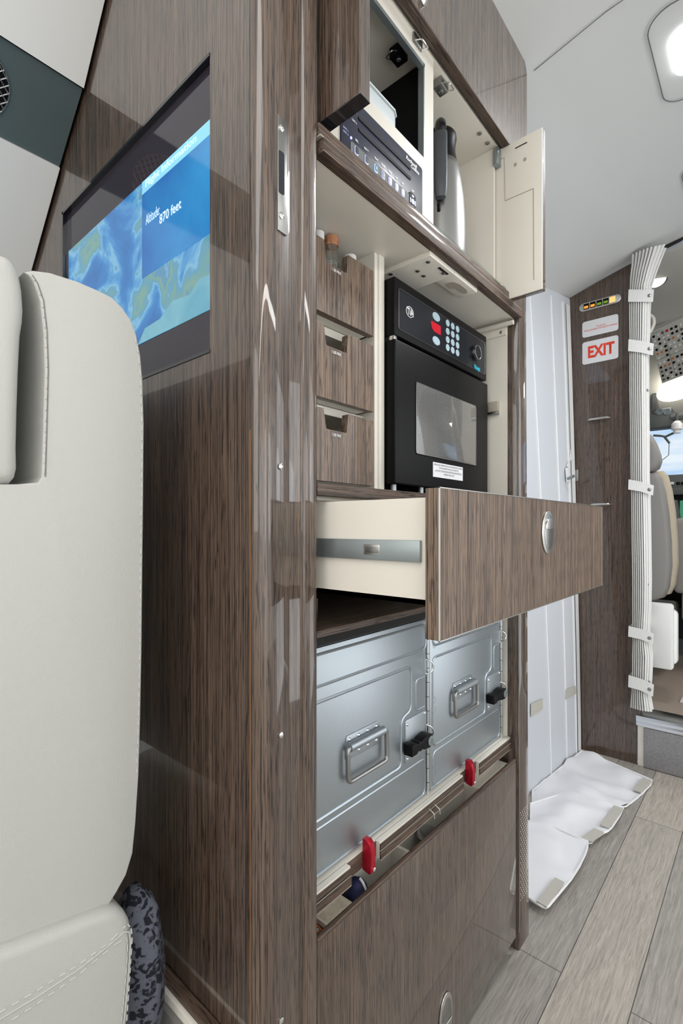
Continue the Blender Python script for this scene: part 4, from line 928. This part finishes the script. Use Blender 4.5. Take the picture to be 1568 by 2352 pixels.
# ================================================================== THINGS IN THE TROUGH
def at_tr(px, py, y): return PY(px, py, y)
bx_ = thing('card_box', 'flat cream printed card box lying in the open lower trough', 'box', (.47, .43, .33))
p = PY(775, 2090, .425); q = PY(742, 2145, .405)
MB().box(.447, .4975, .4045, .4445, .3720, .3880, bevel=.0008).build('box', 'boxcard', bx_)
MB().box(.4475, .4500, .4040, .4447, .3718, .3883).build('lid_edge', 'cream', bx_)
pk = MB().box(.4190, .4455, .4045, .4445, .3640, .3860, bevel=.003).build('packet', 'packet'); tag(pk, 'orange and grey patterned packet at the left end of the trough', 'packet')
bg = blob((.521, .4255, .372), (.018, .018, .030), 'cloth_bag', 'navycloth', None, .08); tag(bg, 'navy blue cloth bag with grey strap in the trough', 'bag')
MB().tube([(.5225, .4262-.0195*math.sin(k*.28+.25), .3725+.0305*math.cos(k*.28+.25)) for k in range(8)], .0018, 6).build('strap', 'cockpitw', bg)
sp_ = PY(982, 1912, .425)
lidt = MB().lathe([(.001, 0), (.017, 0), (.019, .004), (.017, .008), (.013, .009), (.012, .014), (.001, .0145)], (sp_.x, .425, sp_.z-.008), 28).build('metal_lid', 'steel'); tag(lidt, 'small round stainless lid lying in the middle of the trough', 'lid')

# ================================================================== FORWARD PARTITION FITTINGS
def on_p(px, py): p = PX(px, py, XP); return (p.y, p.z)
sw = thing('switch_panel', 'oval metal switch panel with orange and green lit keys above the signs', 'switch panel', (XP, .495, 1.74))
ps = on_p(1340, 706); pe = on_p(1414, 688)
zm = 1.7405; yl, yr = .5720, .4240
MB().prism(rrect((yl+yr)/2, zm, yl-yr, .0330, .0164, 8), 'x', XP-.006, XP, bevel=.002, seg=3).build('plate', 'satin', sw)
for k, (px, m) in enumerate(((1346, 'orange'), (1361, 'orange'), (1376, 'green'), (1391, 'green'), (1406, 'amber'))):
    y = PX(px, 700, XP-.006).y
    o = MB().box(XP-.009, XP-.005, y-.0098, y+.0098, zm-.0105, zm+.0105, bevel=.001).build('switch_key', 'amber' if m == 'amber' else 'black', sw)
    if m != 'amber': MB().box(XP-.0098, XP-.0088, y-.0072, y+.0072, zm-.008, zm+.001).build('lit_legend', m, o)
for nme, (za, zb2), lab in (('instruction_sign', (1.6830, 1.6210), 'small white instruction sign with one line of red print above the exit sign'), ('exit_sign', (1.6030, 1.5150), 'white exit sign with red capital letters on the dark partition')):
    tsg = thing(nme, lab, 'sign', (XP, .498, zb2))
    MB().prism(rrect(.4975, (za+zb2)/2, .1265, za-zb2, .009), 'x', XP-.004, XP, bevel=.001).build('plate', 'sign', tsg)
    if nme == 'exit_sign':
        a = PX(1350, 819, XP-.004); text('EXIT', 'lettering', 'redink', tsg, (XP-.0042, a.y, 1.5365), .093, .046, 'x', bold=.035)
    else:
        text('TO UNLOCK', 'lettering', 'redink', tsg, (XP-.0042, .512, 1.6515), .036, .0055, 'x')
        text('MOVE UPWARD THE YELLOW HANDLE', 'lettering', 'redink', tsg, (XP-.0042, .5535, 1.6425), .116, .0060, 'x')
for (p0, p1, lab) in (((1347, 965), (1397, 958), 'upper slim metal pull on the dark partition below the exit sign'), ((1352, 1159), (1401, 1157), 'lower slim metal pull behind the top edge of the open drawer')):
    a = PX(*p0, XP-.012); c = PX(*p1, XP-.012)
    o = MB().tube(fillet([(XP, a.y, a.z), (XP-.014, a.y-.012, a.z), (XP-.016, c.y+.004, a.z), (XP, c.y, a.z)], .006), .0045, 8).build('pull_handle', 'satin'); tag(o, lab, 'handle')

# ================================================================== CURTAIN
cu = thing('cockpit_curtain', 'off-white pleated curtain gathered by five snap straps beside the cockpit doorway', 'curtain', (2.05, .35, .19))
XC = 2.045
lev = [(592, 1451, 1530), (612, 1451, 1520), (640, 1448, 1508), (672, 1447, 1496), (690, 1446, 1495), (730, 1446, 1493), (780, 1447, 1492), (810, 1447, 1490), (900, 1447, 1490), (1000, 1449, 1491), (1100, 1450, 1491), (1135, 1451, 1493), (1250, 1452, 1495), (1330, 1453, 1496), (1390, 1453, 1495), (1440, 1453, 1492), (1470, 1454, 1494), (1500, 1453, 1499), (1550, 1453, 1497), (1585, 1452, 1493), (1605, 1450, 1497), (1620, 1449, 1500)]
V = []; F = []; NP = 9; rows = []
for (py, pl_, pr_) in lev:
    a = PX(pl_, py, XC); c = PX(pr_, py, XC); row = []
    for j in range(NP*8+1):
        u = j/(NP*8); y = a.y+(c.y-a.y)*u; ph = u*NP*2*math.pi+.5*math.sin(py*.008); dx = (.012-.026*(abs(math.sin(ph*.5))**.6))*(1 if u < .72 else .2)-(0 if u < .72 else .008)-.012*math.sin(u*3)
        row.append(Vector((XC-.012+dx, y, a.z)))
    rows.append(row)
t = bmesh.new()
for kk in (0, 1):
    vv = [[t.verts.new(p+Vector((.028*kk, 0, 0))) for p in row] for row in rows]
    for r0, r1 in zip(vv, vv[1:]):
        for j in range(len(r0)-1): t.faces.new((r0[j], r0[j+1], r1[j+1], r1[j]))
mb = MB(); mb._take(t); mb.build('cloth', 'curtain', cu, ang=75)
for (y0p, y1p, sl_) in ((665, 693, 0), (779, 806, 10), (1101, 1124, 14), (1438, 1462, 18), (1551, 1578, 22)):
    A_ = PX(1443, y0p, XC-.035); B_ = PX(1501, y0p+sl_, XC-.035); C_ = PX(1499, y1p+sl_, XC-.035); D_ = PX(1442, y1p, XC-.035)
    M1 = PX(1470, y0p-1, XC-.040); M2 = PX(1470, y1p-1, XC-.040)
    mb = MB(); bk = Vector((.075, 0, 0))
    top = [A_+bk, A_, PX(1470, y0p+sl_*.35, XC-.040), B_]; bot = [D_+bk, D_, PX(1470, y1p+sl_*.35, XC-.040), C_]
    V = top+bot+[v+Vector((.0025, 0, 0)) for v in top+bot]; F = [(0, 1, 5, 4), (1, 2, 6, 5), (2, 3, 7, 6)]; F += [tuple(8+i for i in f[::-1]) for f in F]; F += [(0, 8, 9, 1), (1, 9, 10, 2), (2, 10, 11, 3), (3, 11, 15, 7), (4, 5, 13, 12), (5, 6, 14, 13), (6, 7, 15, 14)]
    s_ = mb.faces(V, F).build('strap', 'curtain', cu, ang=60)
    p = PX(1491, (y0p+y1p)/2+sl_*.85, XC-.036); MB().lathe([(.0062, 0), (.0055, -.002), (.001, -.0032)], p-Vector((.001, 0, 0)), 16, 'x').build('snap', 'steel', s_)
for px, py in ((1487, 896), (1487, 1342), (1489, 1565)): MB().lathe([(.0055, 0), (.005, -.002), (.001, -.003)], PX(px, py, XC-.024), 14, 'x').build('loose_snap', 'steel', cu)
for py in (898, 1006, 1225, 1335): MB().lathe([(.005, 0), (.004, -.002), (.001, -.003)], Vector((XP-.004, .370, PX(1447, py, XP).z)), 10, 'x').build('frame_snap', 'steel', wf)

# ================================================================== FLOOR COVER CLOTH
fcv = thing('floor_cover', 'white protective cloth spread on the floor at the foot of the entry door', 'cloth', PZ(1330, 1860))
def flap(poly, z, amp, seed):
    P = [PZ(px, py, z) for px, py in poly]; t = bmesh.new()
    xs = [p.x for p in P]; ys = [p.y for p in P]
    vs = [t.verts.new(p) for p in P]; t.faces.new(vs)
    for k in range(40):
        lo, hi = (min(xs), max(xs)) if k < 24 else (min(ys), max(ys)); n_ = 24 if k < 24 else 16; i_ = k if k < 24 else k-24
        c_ = lo+(hi-lo)*(i_+.5)/n_
        bmesh.ops.bisect_plane(t, geom=t.verts[:]+t.edges[:]+t.faces[:], plane_co=(c_, 0, 0) if k < 24 else (0, c_, 0), plane_no=(1, 0, 0) if k < 24 else (0, 1, 0))
    for v in t.verts:
        f_ = noise.noise(Vector((v.co.x*7+seed, v.co.y*16, seed)))+.6*noise.noise(Vector((v.co.x*22, v.co.y*9+seed, 1)))
        v.co.z += amp*max(-.2, f_)
    g = bmesh.ops.extrude_face_region(t, geom=t.faces[:])
    for v in [e_ for e_ in g['geom'] if isinstance(e_, bmesh.types.BMVert)]: v.co.z += .003
    bmesh.ops.recalc_face_normals(t, faces=t.faces)
    mb = MB(); mb._take(t); o = mb.build('flap', 'cloth', fcv, ang=60)
    MB().tube([p+Vector((0, 0, .0035)) for p in P], .0028, 6, True).build('hem', 'white', o)
    return o
f1 = flap([(1222, 1818), (1275, 1775), (1336, 1726), (1360, 1735), (1497, 1794), (1493, 1806), (1471, 1828), (1437, 1855), (1340, 1862), (1222, 1870)], .002, .018, 1)
f2 = flap([(1218, 1848), (1300, 1822), (1433, 1857), (1422, 1877), (1404, 1904), (1394, 1913), (1385, 1916), (1359, 1935), (1348, 1937), (1300, 1925), (1218, 1935)], .010, .018, 5)
f3 = flap([(1206, 1886), (1280, 1906), (1350, 1936), (1348, 1950), (1343, 1966), (1328, 1996), (1310, 2024), (1260, 2084), (1252, 2088), (1244, 2085), (1206, 2060)], .016, .010, 9)
for (qd, f_) in (([(750, 1085), (795, 1105), (740, 1160), (700, 1145)], f1), ([(600, 1230), (650, 1245), (575, 1345), (530, 1325)], f2), ([(500, 1345), (550, 1365), (490, 1415), (432, 1395)], f2), ([(300, 1598), (347, 1622), (255, 1748), (205, 1720)], f3)):
    z_ = {f1: .012, f2: .021, f3: .025}[f_]
    q = [PZ(1140+a_/2.236, 1300+b__/2.236, z_) for a_, b__ in qd]
    MB().slab(q, (0, 0, -1), .004).build('velcro_patch', 'velcro', f_)

# ================================================================== CEILING LIGHT
cl = thing('ceiling_light', 'bright rounded rectangular ceiling light set in a flush panel', 'ceiling light', (1.28, .05, 1.895))
def arch_patch(x0, x1, y0, y1, r, zoff, th):
    P = rrect((x0+x1)/2, (y0+y1)/2, x1-x0, y1-y0, r, 7)
    return P
P = rrect(1.2845, .035, .275, .315, .045, 8)
MB().tube([(x, y, zc(y)-.0015) for x, y in P], .0012, 6, True).build('panel_joint', 'cockpitgrey', cl)
P = rrect(1.283, .035, .125, .255, .03, 8)
t = bmesh.new(); n_ = len(P)
top = [t.verts.new((x, y, zc(y)-.001)) for x, y in P]; bt = [t.verts.new((x, y, zc(y)-.006)) for x, y in P]; t.faces.new(bt)
for i in range(n_): t.faces.new((top[i], top[(i+1) % n_], bt[(i+1) % n_], bt[i]))
mb = MB(); mb._take(t); mb.build('diffuser', 'lamp', cl)
P = rrect(1.80, .05, .22, .29, .045, 8)
oh = MB().tube([(x, y, zc(y)-.0015) for x, y in P], .0012, 6, True).build('panel_joint', 'cockpitgrey', ce)

# ================================================================== COCKPIT
def K(px, py, x): return PX(px, py, x)
ps_ = thing('pilot_seat', 'grey leather pilot seat with rounded headrest and sheepskin front behind the curtain', 'seat', (2.62, .42, .185))
x1 = 2.62
back = [yz(px, py, x1) for px, py in ((1455, 1090), (1508, 1086), (1518, 1098), (1527, 1130), (1535, 1180), (1540, 1240), (1542, 1300), (1536, 1350), (1525, 1372), (1455, 1390))]
MB().prism(back, 'x', x1-.03, x1+.06, bevel=.02, seg=3).build('backrest', 'seatgrey', ps_, ang=60)
MB().prism([(a_[0]-.018, a_[1]+.012) for a_ in back], 'x', x1+.03, x1+.10, bevel=.02, seg=3).build('sheepskin', 'fleece', ps_, ang=60)
hd_ = [yz(px, py, x1) for px, py in ((1458, 985), (1480, 990), (1496, 1000), (1508, 1020), (1517, 1045), (1519, 1060), (1513, 1076), (1503, 1083), (1458, 1086))]
MB().prism(hd_, 'x', x1-.05, x1+.05, bevel=.03, seg=4).build('headrest', 'seatgrey', ps_, ang=70)
a = K(1500, 1400, x1); MB().box(x1-.05, x1+.4, a.y-.05, a.y+.3, .32, a.z, bevel=.02).box(x1, x1+.3, a.y+.05, a.y+.2, .185, .33).build('seat_base', 'cockpitw', ps_)
cp = thing('pilot_seat', 'second grey cockpit seat, only its back corner showing at the right edge', 'seat', (2.85, .2, .185))
a = K(1546, 1190, 2.85); c = K(1546, 1362, 2.85)
MB().box(2.83, 2.93, -.15, a.y, c.z, a.z, bevel=.025, seg=4).build('backrest', 'seatgrey', cp)
MB().box(2.86, 3.04, -.12, a.y-.03, .42, c.z+.01, bevel=.02).box(2.88, 3.02, -.05, a.y-.08, .185, .43).build('seat_base', 'cockpitw', cp)
jf = thing('folding_seat', 'pale folded jump seat panel standing just inside the cockpit doorway', 'seat', (2.25, .33, .185))
a = K(1498, 1384, 2.2); c = K(1542, 1540, 2.2)
MB().prism(rrect((a.y+c.y)/2+.01, (a.z+c.z)/2, a.y-c.y+.03, a.z-c.z, .012), 'x', 2.2, 2.225, bevel=.005).build('panel', 'wallw', jf)
MB().prism(rrect((a.y+c.y)/2, (a.z+c.z)/2-.005, a.y-c.y+.03, a.z-c.z-.04, .02), 'x', 2.226, 2.26, bevel=.008).build('cushion', 'wallw', jf)
MB().box(XP+.036, 2.205, a.y+.012, a.y+.03, c.z+.05, c.z+.09, bevel=.002).box(XP+.036, 2.205, a.y+.012, a.y+.03, a.z-.09, a.z-.05, bevel=.002).build('hinge', 'satin', jf)
# overhead breaker panel
op = thing('overhead_panel', 'beige overhead switch panel crowded with small round breakers in the cockpit', 'control panel', (2.75, .2, 1.55))
TL, TR_, BL, BR = K(1492, 764, 2.62), K(1592, 718, 2.62), K(1520, 881, 2.86), K(1615, 845, 2.86)
nn = (TR_-TL).cross(BL-TL).normalized()
if nn.x > 0: nn = -nn
MB().slab([TL, TR_, BR, BL], -nn, .03).build('plate', 'cockpitw', op)
def onq(u, v): return (TL*(1-u)+TR_*u)*(1-v)+(BL*(1-u)+BR*u)*v
ux_ = (TR_-TL).normalized(); vy_ = (BL-TL).normalized()
for i in range(11):
    for j in range(9):
        if (i in (5, 6) and j > 6) or i == 5 and j % 2: continue
        u = .06+.105*j; v = .09+.082*i+(0.02 if i > 5 else 0)
        if v > .97: continue
        p = onq(u, v); m = random.choice(['black', 'white', 'black', 'cockpitgrey', 'white', 'black'])
        if (i, j) in ((0, 3), ): m = 'redpanel'
        if (i, j) in ((4, 0), (4, 1), (2, 4), (7, 1), (7, 2), (6, 3)): m = 'amberd'
        MB().slab([p+ux_*.0052*math.cos(q*math.pi/5)+vy_*.0052*math.sin(q*math.pi/5) for q in range(10)], nn, .005).build('breaker', m, op)
mb = MB()
for (u0, v0, u1, v1) in ((.28, .05, .36, .9), (.0, .53, .9, .53), (.05, .04, .25, .04)): mb.tube([onq(u0, v0)+nn*.001, onq(u1, v1)+nn*.001], .0008, 4)
mb.build('panel_lines', 'cockpitgrey', op)
# dome lamps
p = K(1563, 890, 2.93)
dm = MB().slab([p+ux_*.105*math.cos(q*math.pi/14)+vy_*.095*math.sin(q*math.pi/14)*.75 for q in range(28)], -nn, .006).build('dome_light', 'lampw'); tag(dm, 'large glowing oval dome light below the overhead panel', 'light')
p = K(1508, 641, 2.30)
rl_ = thing('reading_light', 'small bright round spotlight with chrome rim beside the curtain top', 'light', p+Vector((0, 0, .02)))
nl = Vector((-.55, -.2, -.8)).normalized(); e1 = nl.cross(Vector((1, 0, 0))).normalized(); e2 = nl.cross(e1)
MB().slab([p+e1*.030*math.cos(q*math.pi/12)+e2*.030*math.sin(q*math.pi/12) for q in range(24)], nl, .006).build('diffuser', 'lampw', rl_)
mb = MB().tube([p+e1*.033*math.cos(q*math.pi/12)+e2*.033*math.sin(q*math.pi/12) for q in range(24)], .006, 8, True)
mb.slab([p-nl*.001+e1*.033*math.cos(q*math.pi/12)+e2*.033*math.sin(q*math.pi/12) for q in range(24)], -nl, .12)
mb.build('rim', 'chrome', rl_)
# grab handle behind the curtain
gh = MB().tube(fillet([K(1486, 722, 2.25), K(1499, 728, 2.25), K(1502, 742, 2.25), K(1494, 760, 2.25), K(1486, 768, 2.25)], .02), .007, 8).build('grab_handle', 'cream'); tag(gh, 'curved cream grab handle on the frame behind the curtain', 'handle')
# instrument panel
ip = thing('instrument_panel', 'dark cockpit instrument panel with blue and green displays under the windshield', 'instrument panel', (3.2, 0, .5))
xg = 3.1
zg1 = K(1540, 1090, xg).z; zg0 = K(1540, 1150, xg).z; zgm = K(1540, 1120, xg).z
MB().prism([(xg-.02, zgm+.012), (xg+.02, zg1), (xg+.38, zg1+.01), (xg+.38, zgm), (xg-.02, zgm)], 'y', -.78, .78, bevel=.006).build('glareshield', 'cockpitgrey', ip)
MB().box(xg-.02, xg+.05, -.78, .78, zg0+.03, zgm, bevel=.003).build('switch_row', 'cockpitgrey', ip)
MB().box(xg+.03, xg+.07, -.78, .78, .45, zg0+.03).build('display_housing', 'black', ip, smooth=False)
for px, m in ((1534, 'redpanel'), (1543, 'white'), (1557, 'black'), (1568, 'black')):
    p = K(px, 1110, xg-.022); MB().box(xg-.026, xg-.018, p.y-.008, p.y+.008, p.z-.007, p.z+.007, bevel=.001).build('key', m, ip)
for px0, px1, py0, py1, m in ((1536, 1545, 1150, 1172, 'dispb'), (1539, 1546, 1174, 1196, 'dispg'), (1561, 1585, 1150, 1200, 'dispg')):
    a = K(px0, py0, xg+.028); c = K(px1, py1, xg+.028); MB().box(xg+.022, xg+.029, c.y, a.y, c.z, a.z).build('display', m, ip, smooth=False)
a = K(1549, 1150, xg); c = K(1558, 1190, xg); MB().tube([(xg+.0, a.y, a.z+.0), (xg-.02, c.y, c.z-.02)], .014, 8).build('yoke_column', 'cockpitgrey', ip)
# head-up unit and compass
hu = thing('visor_unit', 'grey equipment box with round vents hanging at the top of the windshield', 'equipment box', K(1520, 960, 2.95))
a = K(1495, 952, 2.95); c = K(1545, 978, 2.95)
MB().box(2.95, 3.05, c.y, a.y+.02, c.z, a.z, bevel=.004).build('housing', 'cockpitgrey', hu)
MB().box(2.96, 3.06, c.y+.006, a.y-.004, a.z, a.z+.028, bevel=.01).build('vent_block', 'steel', hu)
for px in (1515, 1532):
    p = K(px, 946, 2.955); MB().lathe([(.016, 0), (.016, -.008), (.010, -.008), (.009, -.003), (.001, -.003)], p, 18, 'x').build('vent', 'rail', hu)
MB().tube([K(1541, 960, 2.96), K(1600, 950, 2.96)], .018, 8).build('cross_bar', 'cockpitgrey', hu)
MB().box(2.98, 3.04, a.y-.02, a.y+.0, a.z, 1.57).build('hanger', 'cockpitgrey', hu)
cm = thing('standby_compass', 'white domed standby compass hanging beside the grey equipment box', 'compass', K(1554, 995, 2.93))
p = K(1554, 995, 2.93)
MB().lathe([(.001, 0), (.016, 0), (.016, .016), (.024, .018), (.024, .045), (.012, .06), (.001, .062)], p, 24).build('body', 'white', cm, ang=50)
MB().tube([p+Vector((0, 0, .06)), p+Vector((0, 0, .10))], .006, 8).build('stem', 'cockpitgrey', cm)
ar_ = MB(); 
ar_.tube([K(1552, 992, 2.94), K(1528, 1003, 2.94), K(1515, 1001, 2.94), K(1500, 1000, 2.94)], .006, 6).tube([K(1525, 1003, 2.94), K(1537, 1018, 2.94)], .006, 6).tube([K(1536, 1018, 2.94), K(1535, 1045, 2.94), K(1519, 1058, 2.94)], .0018, 5)
ao = ar_.build('combiner_arm', 'cockpitgrey'); tag(ao, 'forked grey arm holding a clear eyepiece against the sky', 'bracket')
bk_ = MB().box(2.34, 2.42, .16, .27, .186, .192, bevel=.001).build('folded_paper', 'paper'); tag(bk_, 'white folded paper lying on the beige cockpit floor', 'paper')
